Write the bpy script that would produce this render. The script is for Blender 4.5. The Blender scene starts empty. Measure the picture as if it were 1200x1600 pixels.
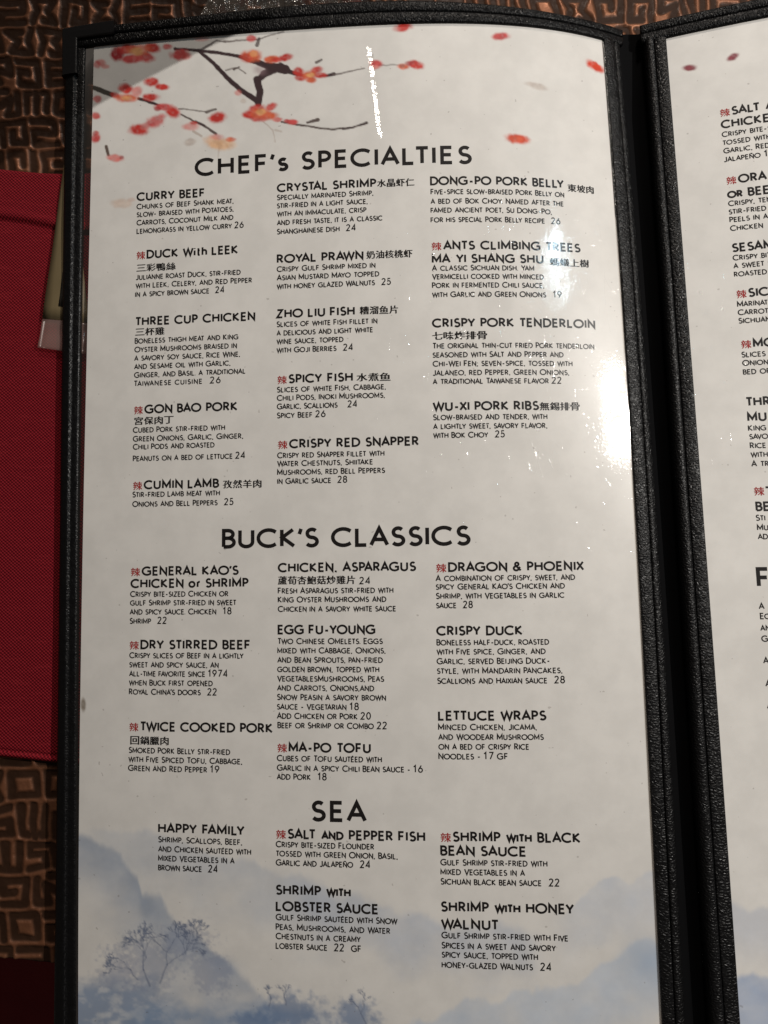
import bpy, bmesh, math, random
import numpy as np
from mathutils import Vector, Matrix

C = bpy.context.scene.collection
scene = bpy.context.scene
rng = np.random.default_rng(7)

# ------------------------------------------------------------------ camera, world, lamps, exposure
P_FIT = [0.0704984, 0.0467814, -0.0104858, 0.1325248, -0.2172453, 0.2868411, 1150.5772197]
A_FIT = [0.075934, -0.3136059, 1.2561148, -1.9087177, 0.4392539, 0.0437328, -0.0798744, -0.0640643, -0.1115472, 0.7738803]
ALPHA = math.atan(0.0109 / 0.2136)           # the menu's spine side rests lower than its left side
CA, SA = math.cos(ALPHA), math.sin(ALPHA)
WM = np.array([[CA, 0, -SA], [0, 1, 0], [SA, 0, CA]])
LIFT = np.array([0, 0, 0.0065])


def rot_xyz(rx, ry, rz):
    cx, sx, cy, sy, cz, sz = np.cos(rx), np.sin(rx), np.cos(ry), np.sin(ry), np.cos(rz), np.sin(rz)
    X = np.array([[1, 0, 0], [0, cx, -sx], [0, sx, cx]])
    Y = np.array([[cy, 0, sy], [0, 1, 0], [-sy, 0, cy]])
    Z = np.array([[cz, -sz, 0], [sz, cz, 0], [0, 0, 1]])
    return Z @ Y @ X


def to_world(X):
    return np.asarray(X, float) @ WM.T + LIFT


R0 = rot_xyz(*P_FIT[:3])
C0 = np.array(P_FIT[3:6])
FPX = P_FIT[6]
RW = WM @ R0
CW = to_world(C0)

cam_d = bpy.data.cameras.new('camera')
cam = bpy.data.objects.new('camera', cam_d)
C.objects.link(cam)
M4 = np.eye(4)
M4[:3, :3] = RW
M4[:3, 3] = CW
cam.matrix_world = Matrix(M4.tolist())
cam_d.sensor_fit = 'VERTICAL'
cam_d.sensor_height = 36.0
cam_d.lens = FPX / 1600.0 * 36.0
cam_d.clip_start = 0.01
cam_d.clip_end = 50
scene.camera = cam

world = bpy.data.worlds.new('World')
scene.world = world
world.use_nodes = True
wb = world.node_tree.nodes['Background']
wb.inputs[0].default_value = (1.0, 0.86, 0.74, 1)
wb.inputs[1].default_value = 0.05

LAMP = np.array([0.628, 0.062, 0.600])         # the ceiling spot whose glint sits by the spine
SPOT_W = 17.2


def aim(o, d):
    o.rotation_euler = Vector(d).to_track_quat('-Z', 'Y').to_euler()


# the lit disc of the spot ends along a line across the menu's top left corner
e0, e1 = np.array([-0.0005, -0.0262, 0.0065]), np.array([0.0660, 0.0035, 0.012])
d0 = (e0 + e1) / 2 - LAMP
d0 /= np.linalg.norm(d0)
nrm = np.cross(e1 - e0, d0)
nrm /= np.linalg.norm(nrm)
if np.dot(nrm, np.array([0.1, -0.2, 0]) - e0) < 0:
    nrm = -nrm
HALF = math.radians(31)
axis = math.cos(HALF) * d0 + math.sin(HALF) * nrm
sd = bpy.data.lights.new('ceiling_spot', 'SPOT')
sd.energy = SPOT_W
sd.color = (1.0, 0.95, 0.885)
sd.shadow_soft_size = 0.0007
sd.spot_size = 2 * HALF
sd.spot_blend = 0.004
spot = bpy.data.objects.new('ceiling_spot', sd)
C.objects.link(spot)
spot.location = LAMP
aim(spot, axis)

# a small cool lamp that shows as the pale blue glint beside it
ld = bpy.data.lights.new('cool_lamp', 'AREA')
ld.shape = 'RECTANGLE'
ld.size, ld.size_y = 0.022, 0.075
ld.energy = 0.5
ld.color = (0.62, 0.86, 1.0)
cool = bpy.data.objects.new('cool_lamp', ld)
C.objects.link(cool)
cool.location = (0.62, 0.335, 0.80)
aim(cool, np.array([0.187, -0.089, 0.017]) - np.array(cool.location))

# a second, softer lamp over the far side of the table
bd = bpy.data.lights.new('far_lamp', 'AREA')
bd.shape = 'DISK'
bd.size = 0.22
bd.energy = 10.0
bd.color = (1.0, 0.90, 0.80)
far = bpy.data.objects.new('far_lamp', bd)
C.objects.link(far)
far.location = (0.30, 1.25, 0.95)
aim(far, np.array([0.11, -0.15, 0]) - np.array(far.location))

scene.view_settings.view_transform = 'Standard'
scene.view_settings.look = 'None'
scene.view_settings.exposure = 0.0
scene.view_settings.gamma = 1.0
scene.view_settings.use_curve_mapping = False

# ------------------------------------------------------------------ the bowed sheets of the menu
W = 0.216
GX, GW = np.polynomial.legendre.leggauss(16)
GX, GW = (GX + 1) / 2, GW / 2


def chunked(fn, u, v, step=60000):
    u = np.asarray(u, float).ravel()
    v = np.asarray(v, float).ravel()
    return np.concatenate([fn(u[i:i + step], v[i:i + step]) for i in range(0, len(u), step)]) if len(u) > step else fn(u, v)


def left_raw(u, v):
    t = (u / W)[:, None] * GX
    w = (v / -0.36)[:, None]
    th = 0
    for i in range(5):
        th = th + (A_FIT[i] + A_FIT[5 + i] * w) * t ** i
    return np.stack([u * (np.cos(th) * GW).sum(-1), v, u * (np.sin(th) * GW).sum(-1)], -1)


PEX = [-0.01711784730605932, -0.014530352740243517, 0.23837098288649924]
PEZ = [0.002903266091550944, -0.06385981650861768, -0.010887940163003193]


def right_raw(s, v):
    sg = s[:, None] * GX
    w = (v / -0.36)[:, None]
    th = 0.2815 - 0.3513 * w + (-0.0643 + 0.1484 * w) * sg / 0.05
    return np.stack([np.polyval(PEX, v) + s * (np.cos(th) * GW).sum(-1), v, np.polyval(PEZ, v) + s * (np.sin(th) * GW).sum(-1)], -1)


def sheet(fn, u, v, n=0.0):
    """point of a bowed sheet (u along its width, v up its height) raised n along its normal, world space"""
    u, v = np.broadcast_arrays(np.asarray(u, float), np.asarray(v, float))
    sh = u.shape
    u, v = u.ravel(), v.ravel()
    p = chunked(fn, u, v)
    if np.any(np.asarray(n) != 0):
        e = 2e-4
        a = chunked(fn, u + e, v) - chunked(fn, u - e, v)
        b = chunked(fn, u, v + e) - chunked(fn, u, v - e)
        nn = np.cross(a, b)
        nn /= np.linalg.norm(nn, axis=1)[:, None]
        p = p + nn * np.broadcast_to(np.asarray(n, float), sh).ravel()[:, None]
    return to_world(p).reshape(sh + (3,))


def to_proof(Xw):
    """where a point of the menu falls on the 1200 x 1600 proof the layout was measured from"""
    q = (Xw - CW) @ RW
    return 600 + FPX * q[..., 0] / -q[..., 2], 800 - FPX * q[..., 1] / -q[..., 2]


def on_sheet(fn, px, py, n=0.0):
    """sheet coordinates of measured layout points"""
    px = np.atleast_1d(np.asarray(px, float))
    py = np.atleast_1d(np.asarray(py, float))
    u = (px - (125 if fn is left_raw else 1090)) * W / 860
    v = (40 - py) * W / 860
    for _ in range(25):
        x, y = to_proof(sheet(fn, u, v, n))
        e = 1e-5
        xu, yu = to_proof(sheet(fn, u + e, v, n))
        xv, yv = to_proof(sheet(fn, u, v + e, n))
        a, b, c, d = (xu - x) / e, (xv - x) / e, (yu - y) / e, (yv - y) / e
        det = a * d - b * c
        rx, ry = px - x, py - y
        u = u + (d * rx - b * ry) / det
        v = v + (-c * rx + a * ry) / det
    return u, v


def on_level(px, py, z):
    """point of the level plane at height z"""
    d = np.array([(px - 600) / FPX, -(py - 800) / FPX, -1.0]) @ RW.T
    return CW + d * (z - CW[2]) / d[2]


# ------------------------------------------------------------------ helpers
def srgb(r, g, b):
    c = np.array([r, g, b], float) / 255
    return np.where(c <= 0.04045, c / 12.92, ((c + 0.055) / 1.055) ** 2.4)


def thing(name, label, cat, loc=(0, 0, 0), group=None):
    o = bpy.data.objects.new(name, None)
    o.empty_display_size = 0.02
    C.objects.link(o)
    o.location = loc
    o['label'] = label
    o['category'] = cat
    if group:
        o['group'] = group
    return o


def world_loc(o):
    p = Vector((0, 0, 0))
    while o:
        p = p + o.location
        o = o.parent
    return np.array(p)


def mesh_obj(name, verts, faces, mats, parent=None, loc=None, midx=None, smooth=True, label=None, cat=None, kind=None):
    """faces: an (n,4) or (n,3) integer array, or a list of index lists"""
    verts = np.asarray(verts, float)
    base = world_loc(parent) if parent is not None else np.array(loc if loc is not None else (0, 0, 0), float)
    me = bpy.data.meshes.new(name)
    vv = (verts - base).astype(np.float32)
    if isinstance(faces, np.ndarray):
        k = faces.shape[1]
        me.vertices.add(len(vv))
        me.vertices.foreach_set('co', vv.ravel())
        me.loops.add(faces.size)
        me.loops.foreach_set('vertex_index', faces.ravel().astype(np.int32))
        me.polygons.add(len(faces))
        me.polygons.foreach_set('loop_start', (np.arange(len(faces)) * k).astype(np.int32))
        me.polygons.foreach_set('loop_total', np.full(len(faces), k, np.int32))
        me.update(calc_edges=True)
    else:
        me.from_pydata(vv.tolist(), [], faces)
        me.update()
    for m in (mats if isinstance(mats, (list, tuple)) else [mats]):
        me.materials.append(m)
    if midx is not None:
        me.polygons.foreach_set('material_index', np.asarray(midx, np.int32))
    me.polygons.foreach_set('use_smooth', np.full(len(me.polygons), smooth, bool))
    me.validate()
    o = bpy.data.objects.new(name, me)
    C.objects.link(o)
    if parent is not None:
        o.parent = parent
    else:
        o.location = base
    if label:
        o['label'] = label
    if cat:
        o['category'] = cat
    if kind:
        o['kind'] = kind
    return o


def grid_faces(nr, nc, closed=False):
    r = np.arange(nr - 1)[:, None]
    c = np.arange(nc if closed else nc - 1)[None, :]
    c2 = (c + 1) % nc
    a = r * nc + c
    b = r * nc + c2
    return np.stack([a, b, b + nc, a + nc], -1).reshape(-1, 4)


def cap_fan(idx):
    return [list(idx)]


def vnoise(x, y, seed=0):
    """smooth value noise in 0..1"""
    x = np.asarray(x, float)
    y = np.asarray(y, float)
    xi, yi = np.floor(x).astype(int), np.floor(y).astype(int)
    xf, yf = x - xi, y - yi
    sx, sy = xf * xf * (3 - 2 * xf), yf * yf * (3 - 2 * yf)

    def hsh(a, b):
        n = (a * 374761393 + b * 668265263 + seed * 1442695041) & 0xFFFFFFFF
        n = ((n ^ (n >> 13)) * 1274126177) & 0xFFFFFFFF
        return ((n ^ (n >> 16)) & 0xFFFF) / 65535.0
    a, b, c, d = hsh(xi, yi), hsh(xi + 1, yi), hsh(xi, yi + 1), hsh(xi + 1, yi + 1)
    return (a * (1 - sx) + b * sx) * (1 - sy) + (c * (1 - sx) + d * sx) * sy


def fbm(x, y, seed=0, oct=4):
    s, a, t = 0, 1.0, 0
    for i in range(oct):
        s = s + a * vnoise(x * 2 ** i, y * 2 ** i, seed + i * 17)
        t += a
        a *= 0.5
    return s / t


def sstep(a, b, x):
    t = np.clip((x - a) / (b - a), 0, 1)
    return t * t * (3 - 2 * t)


# ------------------------------------------------------------------ materials
class NT:
    """tiny helper for writing node trees"""
    def __init__(self, name):
        self.m = bpy.data.materials.new(name)
        self.m.use_nodes = True
        self.t = self.m.node_tree
        self.n = self.t.nodes
        self.bsdf = self.n['Principled BSDF']

    def node(self, kind, **kw):
        n = self.n.new(kind)
        for k, v in kw.items():
            setattr(n, k, v)
        return n

    def put(self, sock, v):
        if isinstance(v, bpy.types.NodeSocket):
            self.t.links.new(v, sock)
        else:
            sock.default_value = v

    def math(self, op, a, b=0.0, c=0.0):
        n = self.node('ShaderNodeMath', operation=op)
        for s, v in zip(n.inputs, (a, b, c)):
            self.put(s, v)
        return n.outputs[0]

    def obj(self):
        return self.node('ShaderNodeTexCoord').outputs['Object']

    def mapping(self, vec, scale=(1, 1, 1), rot=(0, 0, 0)):
        n = self.node('ShaderNodeMapping')
        self.put(n.inputs['Vector'], vec)
        n.inputs['Scale'].default_value = scale
        n.inputs['Rotation'].default_value = rot
        return n.outputs[0]

    def noise(self, vec, scale, detail=2.0, rough=0.5):
        n = self.node('ShaderNodeTexNoise')
        self.put(n.inputs['Vector'], vec)
        n.inputs['Scale'].default_value = scale
        n.inputs['Detail'].default_value = detail
        n.inputs['Roughness'].default_value = rough
        return n.outputs[0]

    def voronoi(self, vec, scale, feature='F1', rand=1.0):
        n = self.node('ShaderNodeTexVoronoi', feature=feature)
        self.put(n.inputs['Vector'], vec)
        n.inputs['Scale'].default_value = scale
        n.inputs['Randomness'].default_value = rand
        return n.outputs['Distance']

    def remap(self, v, a, b, c=0.0, d=1.0):
        n = self.node('ShaderNodeMapRange', interpolation_type='SMOOTHSTEP')
        self.put(n.inputs[0], v)
        n.inputs[1].default_value, n.inputs[2].default_value = a, b
        n.inputs[3].default_value, n.inputs[4].default_value = c, d
        return n.outputs[0]

    def mix(self, f, a, b):
        n = self.node('ShaderNodeMix', data_type='RGBA')
        self.put(n.inputs['Factor'], f)
        self.put(n.inputs['A'], a)
        self.put(n.inputs['B'], b)
        return n.outputs['Result']

    def bump(self, h, strength=1.0, dist=1.0):
        n = self.node('ShaderNodeBump')
        n.inputs['Strength'].default_value = strength
        n.inputs['Distance'].default_value = dist
        self.put(n.inputs['Height'], h)
        return n.outputs[0]

    def attr(self, name):
        n = self.node('ShaderNodeAttribute')
        n.attribute_name = name
        return n

    def set(self, **kw):
        for k, v in kw.items():
            self.put(self.bsdf.inputs[k.replace('_', ' ')], v)
        return self


def sleeve_coat(t):
    """the clear vinyl of the sleeve lying on the print: gloss, waviness, scuffs, hairline scratches, one hard crease"""
    p = t.obj()
    sep = t.node('ShaderNodeSeparateXYZ')
    t.put(sep.inputs[0], p)
    x, y = sep.outputs[0], sep.outputs[1]
    wav = t.math('MULTIPLY', t.noise(p, 24, 1), 0.0004)
    wx = t.math('SUBTRACT', x, 0.062)
    wy = t.math('SUBTRACT', y, 0.045)
    worn = t.remap(t.math('SQRT', t.math('ADD', t.math('MULTIPLY', wx, wx), t.math('MULTIPLY', wy, wy))), 0.03, 0.10, 1.0, 0.12)
    scuffmask = t.remap(t.noise(p, 38, 3), 0.40, 0.68, 0.35, 1.0)
    mic = t.math('MULTIPLY', t.math('MULTIPLY', t.noise(p, 1150, 2, 0.6), t.math('ADD', t.math('MULTIPLY', worn, 0.000045), 0.000025)), scuffmask)
    h = t.math('ADD', wav, mic)
    for sc, br, seedrot in ((46, 90, 0.3), (90, 140, 1.4), (30, 70, 2.3), (150, 240, 0.9)):
        q = t.mapping(p, (1, 0.45, 1), (0, 0, seedrot))
        line = t.remap(t.math('ABSOLUTE', t.math('SUBTRACT', t.noise(q, sc, 0), 0.5)), 0.0, 0.0075 * sc / 46, 1, 0)
        brk = t.remap(t.noise(t.mapping(p, (1, 1, 1), (0, 0, seedrot * 2)), br, 1), 0.53, 0.63)
        h = t.math('ADD', h, t.math('MULTIPLY', worn, t.math('MULTIPLY', t.math('MULTIPLY', line, brk), 0.00015)))
    # the crease near the top of the left page
    d = t.math('SUBTRACT', x, t.math('ADD', t.math('MULTIPLY', y, CREASE_K), CREASE_X))
    dj = t.math('ADD', d, t.math('MULTIPLY', t.math('SUBTRACT', t.noise(p, 420, 1), 0.5), 0.0011))
    band = t.math('MULTIPLY', t.remap(dj, -0.0013, -0.0007), t.remap(dj, 0.0006, 0.0013, 1, 0))
    win = t.math('MULTIPLY', t.remap(y, CREASE_Y0, CREASE_Y0 + 0.006), t.remap(y, CREASE_Y1 - 0.006, CREASE_Y1, 1, 0))
    lam = 0.0014
    q = t.math('ADD', t.math('ADD', y, t.math('MULTIPLY', t.math('ABSOLUTE', dj), 0.12)), t.math('MULTIPLY', t.noise(p, 330, 1), 0.0010))
    saw = t.math('FRACT', t.math('DIVIDE', q, lam))
    pleat = t.math('ADD', t.math('MULTIPLY', dj, -0.147), t.math('MULTIPLY', saw, -0.172 * lam))
    crease = t.math('MULTIPLY', t.math('MULTIPLY', pleat, band), win)
    h = t.math('ADD', h, crease)
    t.set(Coat_Weight=1.0, Coat_IOR=1.5, Coat_Roughness=t.remap(t.noise(p, 60, 3), 0.3, 0.7, 0.042, 0.068))
    t.put(t.bsdf.inputs['Coat Normal'], t.bump(h))
    return t


# ------------------------------------------------------------------ lettering: a geometric sans drawn as pen strokes
def arc(cx, cy, rx, ry, a0, a1, n=None):
    n = n or max(4, int(abs(a1 - a0) / 15))
    a = np.radians(np.linspace(a0, a1, n + 1))
    return [(cx + rx * math.cos(t), cy + ry * math.sin(t)) for t in a]


GLYPH = {   # advance width, strokes; x from 0, cap height 1
    'A': (.72, [[(0, 0), (.36, 1), (.72, 0)], [(.13, .33), (.59, .33)]]),
    'B': (.47, [[(0, 0), (0, 1), (.2, 1)] + arc(.2, .765, .23, .235, 90, -90) + [(0, .53)],
                [(.2, .53)] + arc(.21, .265, .27, .265, 90, -90) + [(0, 0)]]),
    'C': (.74, [arc(.47, .5, .47, .5, 46, 314)]),
    'D': (.68, [[(0, 0), (0, 1), (.22, 1)] + arc(.22, .5, .46, .5, 90, -90) + [(0, 0), (0, .2)]]),
    'E': (.42, [[(.43, 1), (0, 1), (0, 0), (.45, 0)], [(0, .52), (.40, .52)]]),
    'F': (.42, [[(.43, 1), (0, 1), (0, 0)], [(0, .5), (.39, .5)]]),
    'G': (.82, [arc(.48, .5, .48, .5, 48, 310) + [(.82, .14), (.82, .48), (.5, .48)]]),
    'H': (.6, [[(0, 0), (0, 1)], [(.6, 0), (.6, 1)], [(0, .53), (.6, .53)]]),
    'I': (0, [[(0, 0), (0, 1)]]),
    'J': (.36, [[(.36, 1)] + arc(.17, .2, .19, .2, 0, -150)]),
    'K': (.55, [[(0, 0), (0, 1)], [(.5, 1), (.02, .53), (.55, 0)]]),
    'L': (.4, [[(0, 1), (0, 0), (.42, 0)]]),
    'M': (.76, [[(0, 0), (0, 1), (.38, .22), (.76, 1), (.76, 0)]]),
    'N': (.62, [[(0, 0), (0, 1), (.62, 0), (.62, 1)]]),
    'O': (.94, [arc(.47, .5, .47, .5, 90, 450, 26)]),
    'P': (.44, [[(0, 0), (0, 1), (.18, 1)] + arc(.18, .73, .26, .27, 90, -90) + [(0, .46)]]),
    'Q': (.94, [arc(.47, .5, .47, .5, 90, 450, 26), [(.56, .26), (.9, -.04)]]),
    'R': (.49, [[(0, 0), (0, 1), (.18, 1)] + arc(.18, .74, .26, .26, 90, -90) + [(0, .48)], [(.2, .48), (.5, 0)]]),
    'S': (.48, [arc(.25, .755, .21, .245, 38, 200) + arc(.25, .755, .21, .245, 215, 265) + arc(.235, .255, .245, .255, 78, -148)]),
    'T': (.54, [[(0, 1), (.54, 1)], [(.27, 1), (.27, 0)]]),
    'U': (.58, [[(0, 1)] + arc(.29, .29, .29, .29, 180, 360) + [(.58, 1)]]),
    'V': (.66, [[(0, 1), (.33, 0), (.66, 1)]]),
    'W': (1.02, [[(0, 1), (.26, 0), (.51, .95), (.76, 0), (1.02, 1)]]),
    'X': (.6, [[(.02, 1), (.6, 0)], [(.58, 1), (0, 0)]]),
    'Y': (.62, [[(0, 1), (.31, .45), (.62, 1)], [(.31, .45), (.31, 0)]]),
    'Z': (.54, [[(.02, 1), (.53, 1), (0, 0), (.55, 0)]]),
    '0': (.5, [arc(.25, .5, .25, .5, 90, 450, 20)]),
    '1': (.34, [[(.0, .78), (.22, 1), (.22, 0)]]),
    '2': (.46, [arc(.22, .75, .22, .25, 165, -35) + [(0, 0), (.47, 0)]]),
    '3': (.44, [arc(.21, .76, .2, .24, 150, -90), arc(.21, .26, .23, .26, 90, -150)]),
    '4': (.52, [[(.4, 0), (.4, 1), (0, .26), (.53, .26)]]),
    '5': (.44, [[(.42, 1), (.1, 1), (.06, .56)] + arc(.19, .31, .25, .31, 120, -150)]),
    '6': (.5, [[(.36, 1), (.06, .48)] + arc(.25, .3, .25, .3, 150, 510)]),
    '7': (.48, [[(0, 1), (.48, 1), (.12, 0)]]),
    '8': (.48, [arc(.24, .76, .2, .24, 90, 450), arc(.24, .27, .24, .27, 90, 450)]),
    '9': (.5, [[(.14, 0), (.44, .52)] + arc(.25, .7, .25, .3, -30, 330)]),
    ',': (.1, [[(.07, .06), (.02, -.16)]]),
    '.': (.02, [[(.0, -.03), (.0, .07)]]),
    "'": (.08, [[(.08, 1.04), (.0, .72)]]),
    '"': (.2, [[(.0, 1.0), (.0, .74)], [(.2, 1.0), (.2, .74)]]),
    ';': (.1, [[(.07, .06), (.02, -.16)], [(.06, .5), (.06, .6)]]),
    '-': (.30, [[(0, .36), (.30, .36)]]),
    '&': (.66, [[(.66, 0), (.16, .66)] + arc(.3, .79, .16, .2, 205, -40) + [(.14, .48)] + arc(.24, .26, .24, .26, 120, 310) + [(.6, .45)]]),
    'lc_s': (.36, [arc(.18, .52, .15, .17, 40, 270) + arc(.17, .18, .18, .18, 80, -145)]),
    'lc_i': (0, [[(0, 0), (0, .66)], [(0, .88), (0, .98)]]),
    'lc_t': (.24, [[(.1, .95), (.1, .12), (.14, .01), (.25, .01)], [(0, .64), (.25, .64)]]),
    'lc_h': (.42, [[(0, 0), (0, 1.05)], [(0, .42)] + arc(.21, .43, .21, .23, 170, 0) + [(.42, 0)]]),
    'lc_o': (.56, [arc(.28, .33, .28, .33, 90, 450, 18)]),
    'lc_r': (.22, [[(0, 0), (0, .66)], [(0, .38)] + arc(.2, .4, .2, .26, 170, 80)]),
}
ROUND_L, ROUND_R = set('CGOQ'), set('BDOQPS')
WIDE0 = set('AVWYTX')
TIGHT = {('L', 'T'), ('L', 'Y'), ('A', 'V'), ('V', 'A'), ('A', 'T'), ('T', 'A'), ('A', 'Y'), ('Y', 'A'), ('A', 'W'), ('W', 'A'), ('P', 'A'), ('F', 'A')}


def token(ch, kind, word):
    """glyph key and scale of one character"""
    if kind == 'D' or word.startswith('-') and len(word) > 1 and kind == 'T':
        if ch.islower():
            return ch.upper(), 0.79
        if ch.isdigit():
            return ch, 1.1
        return ch, 0.9
    if ch.islower():
        return 'lc_' + ch, 1.0
    return ch, 1.0


def set_line(text, kind):
    """strokes of one line in cap units, its length, and where the red mark goes (or None)"""
    out, x, mark = [], 0.0, None
    gap = 0.31 if kind == 'D' else 0.32 if kind == 'T' else 0.33
    slots = 0
    for wi, word in enumerate(text.split(' ')):
        if wi:
            x += 0.60 if kind == 'D' else 0.70
            slots += 1
        prev = None
        w2 = word
        if w2.startswith('*'):
            mark = x
            x += 1.17
            w2 = w2[1:]
        small = w2 if (kind == 'D' or (kind == 'T' and w2.startswith('-') and len(w2) > 1)) else 'X'
        if kind == 'T' and w2.startswith('-') and len(w2) > 1:
            w2 = w2[1:]
        for ch in w2:
            acc = None
            if ch in 'éñ':
                acc, ch = ch, {'é': 'e', 'ñ': 'n'}[ch]
            g, s = token(ch, kind, small)
            adv, strokes = GLYPH[g]
            if prev is not None:
                k = gap * min(s, prev[1])
                if g[0] in ROUND_L:
                    k -= 0.07 * s
                if prev[0][0] in ROUND_R:
                    k -= 0.05 * s
                if g in WIDE0:
                    k -= 0.10 * s
                if prev[0] in WIDE0:
                    k -= 0.10 * s
                if (prev[0], g) in TIGHT:
                    k -= 0.12 * s
                if g in ",.;":
                    k -= 0.04
                if g == "'" or prev[0] == "'":
                    k -= 0.09
                x += k
                slots += 1
            for st in strokes:
                out.append((slots, [(x + px * s, py * s) for px, py in st], s))
            if acc == 'é':
                out.append((slots, [(x + .2 * s, 1.1 * s), (x + .32 * s, 1.27 * s)], s))
            if acc == 'ñ':
                out.append((slots, [(x + .14 * s, 1.13 * s), (x + .26 * s, 1.2 * s), (x + .38 * s, 1.13 * s), (x + .5 * s, 1.2 * s)], s))
            x += adv * s
            prev = (g, s)
    return out, x, mark, slots


def ribbon(pts, w, V, F, idx, mi, longest):
    """one pen stroke of width w as a strip of quads"""
    p = [np.array(pts[0], float)]
    for q in pts[1:]:
        q = np.array(q, float)
        d = np.linalg.norm(q - p[-1])
        if d < 1e-9:
            continue
        k = max(1, int(math.ceil(d / longest)))
        a = p[-1]
        for i in range(1, k + 1):
            p.append(a + (q - a) * i / k)
    p = np.array(p)
    closed = len(p) > 8 and np.linalg.norm(p[0] - p[-1]) < w * 0.05
    d = np.diff(p, axis=0)
    d /= np.linalg.norm(d, axis=1)[:, None]
    n = np.stack([-d[:, 1], d[:, 0]], 1)
    b = len(V)
    for i in range(len(p)):
        if i == 0:
            m = n[-1] + n[0] if closed else n[0] * 2
        elif i == len(p) - 1:
            m = n[-1] + n[0] if closed else n[-1] * 2
        else:
            m = n[i - 1] + n[i]
        L = np.linalg.norm(m)
        if L < 1e-6:
            m, L = n[min(i, len(n) - 1)], 1.0
        m = m / L
        ref = n[0] if i == 0 else n[min(i, len(n)) - 1]
        k = 1 / max(0.42, abs(float(np.dot(m, ref))))
        e1_, e2_ = p[i] + m * w / 2 * k, p[i] - m * w / 2 * k
        V.append((e1_[0], e1_[1], 0.0))
        V.append((e2_[0], e2_[1], 0.0))
    for i in range(len(p) - 1):
        F.append([b + 2 * i, b + 2 * i + 1, b + 2 * i + 3, b + 2 * i + 2])
        idx.append(mi)


_cjk = {}


def cjk(ch):
    """outline mesh of one Chinese character from the built-in font, in a unit box"""
    if ch not in _cjk:
        cu = bpy.data.curves.new('character', 'FONT')
        cu.body = ch
        cu.resolution_u = 3
        ob = bpy.data.objects.new('character', cu)
        C.objects.link(ob)
        bpy.context.view_layer.update()
        dg = bpy.context.evaluated_depsgraph_get()
        me = bpy.data.meshes.new_from_object(ob.evaluated_get(dg))
        v = np.array([q.co[:2] for q in me.vertices])
        f = [list(q.vertices) for q in me.polygons]
        bpy.data.objects.remove(ob)
        bpy.data.curves.remove(cu)
        bpy.data.meshes.remove(me)
        lo, hi = np.array([0.04, -0.09]), np.array([0.96, 0.83])
        s = v[:, 0].max() - v[:, 0].min()
        # Noto's em box, kept so that flat characters stay flat
        size = max(np.ptp(v[:, 0]), np.ptp(v[:, 1]), 1e-6)
        c = (v.max(0) + v.min(0)) / 2
        _cjk[ch] = ((v - c) / max(size, 0.72) + 0.5, f)
    return _cjk[ch]


def put_cjk(ch, x, y, w, h, V, F, idx, mi, dn=0.0):
    v, f = cjk(ch)
    b = len(V)
    for q in v:
        V.append((x + q[0] * w, y + q[1] * h, dn))
    for q in f:
        F.append([b + i for i in q])
        idx.append(mi)


def cap_size(fn, x, y, px):
    u, v = on_sheet(fn, [x, x], [y, y - px])
    return float(v[1] - v[0])


def width_at(fn, u0, v, x1):
    """sheet u at which the line v reaches layout column x1"""
    u = u0 + (x1 - float(to_proof(sheet(fn, [u0], [v]))[0][0])) * W / 860
    for _ in range(8):
        a = float(to_proof(sheet(fn, [u], [v]))[0][0])
        b = float(to_proof(sheet(fn, [u + 1e-4], [v]))[0][0])
        u += (x1 - a) / (b - a) * 1e-4
    return u


SIZE = {'H': 29.0, 'T': 14.0, 'D': 9.9, 'C': 12.0}
PEN = {'H': 0.185, 'T': 0.205, 'D': 0.166}
CAP = {k: cap_size(left_raw, 450, 290, p) for k, p in SIZE.items()}


def draw_line(fn, kind, text, x0, y0, x1, yr, V, F, idx, sx_default=1.0):
    u0, v0 = (float(q[0]) for q in on_sheet(fn, x0, y0))
    v = v0
    if yr:
        v = (v0 + float(on_sheet(fn, x1, yr)[1][0])) / 2
    s = CAP[kind]
    if kind == 'C':
        u1 = width_at(fn, u0, v, x1)
        cw = (u1 - u0) / len(text)
        for i, ch in enumerate(text):
            for b_ in (0.0, 0.035, 0.07):
                put_cjk(ch, u0 + cw * (i + .01 + b_), v - s * .02 + b_ * .3 * s, cw * .90, s * 1.0, V, F, idx, 0, b_ * .0004)
        return
    st, ln, mark, slots = set_line(text, kind)
    w = PEN[kind]
    if x1:
        u1 = width_at(fn, u0, v, x1)
        k = (u1 - u0) / s / (ln + w * .5)
        sx = min({'D': 1.02, 'T': 1.10, 'H': 1.13}[kind], max(0.74, k))
        track = ((u1 - u0) / s - (ln + w * .5) * sx) / max(1, slots)
    else:
        sx, track = sx_default, 0.0
    if mark is not None:
        for b_, c_ in ((0.0, 0.0), (0.045, 0.02)):
            put_cjk('辣', u0 + (mark + .03 + b_) * s, v + (c_ - .04) * s, s * .95 * min(1.06, max(.92, sx)), s * .88, V, F, idx, 1, (b_ + c_) * .0004)
    for slot, pts, gs in st:
        pw = w * (1.0 if kind != 'D' else (1.0 if gs > 0.85 else 0.93))
        q = [(u0 + ((px * sx) + w / 2 + slot * track) * s, v + (w / 2 + py * (1 - w)) * s) for px, py in pts]
        ribbon(q, pw * s, V, F, idx, 0, 0.0016)


# ------------------------------------------------------------------ menu
MENU_AT = np.array([0.12, -0.19, 0.0])
cu_, cv_ = on_sheet(left_raw, [575, 596], [60, 228])
cp = sheet(left_raw, cu_, cv_) - MENU_AT
CREASE_K = float((cp[0, 0] - cp[1, 0]) / (cp[0, 1] - cp[1, 1]))
CREASE_X = float(cp[0, 0] - CREASE_K * cp[0, 1])
CREASE_Y0, CREASE_Y1 = float(cp[1, 1]), float(cp[0, 1])

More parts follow.
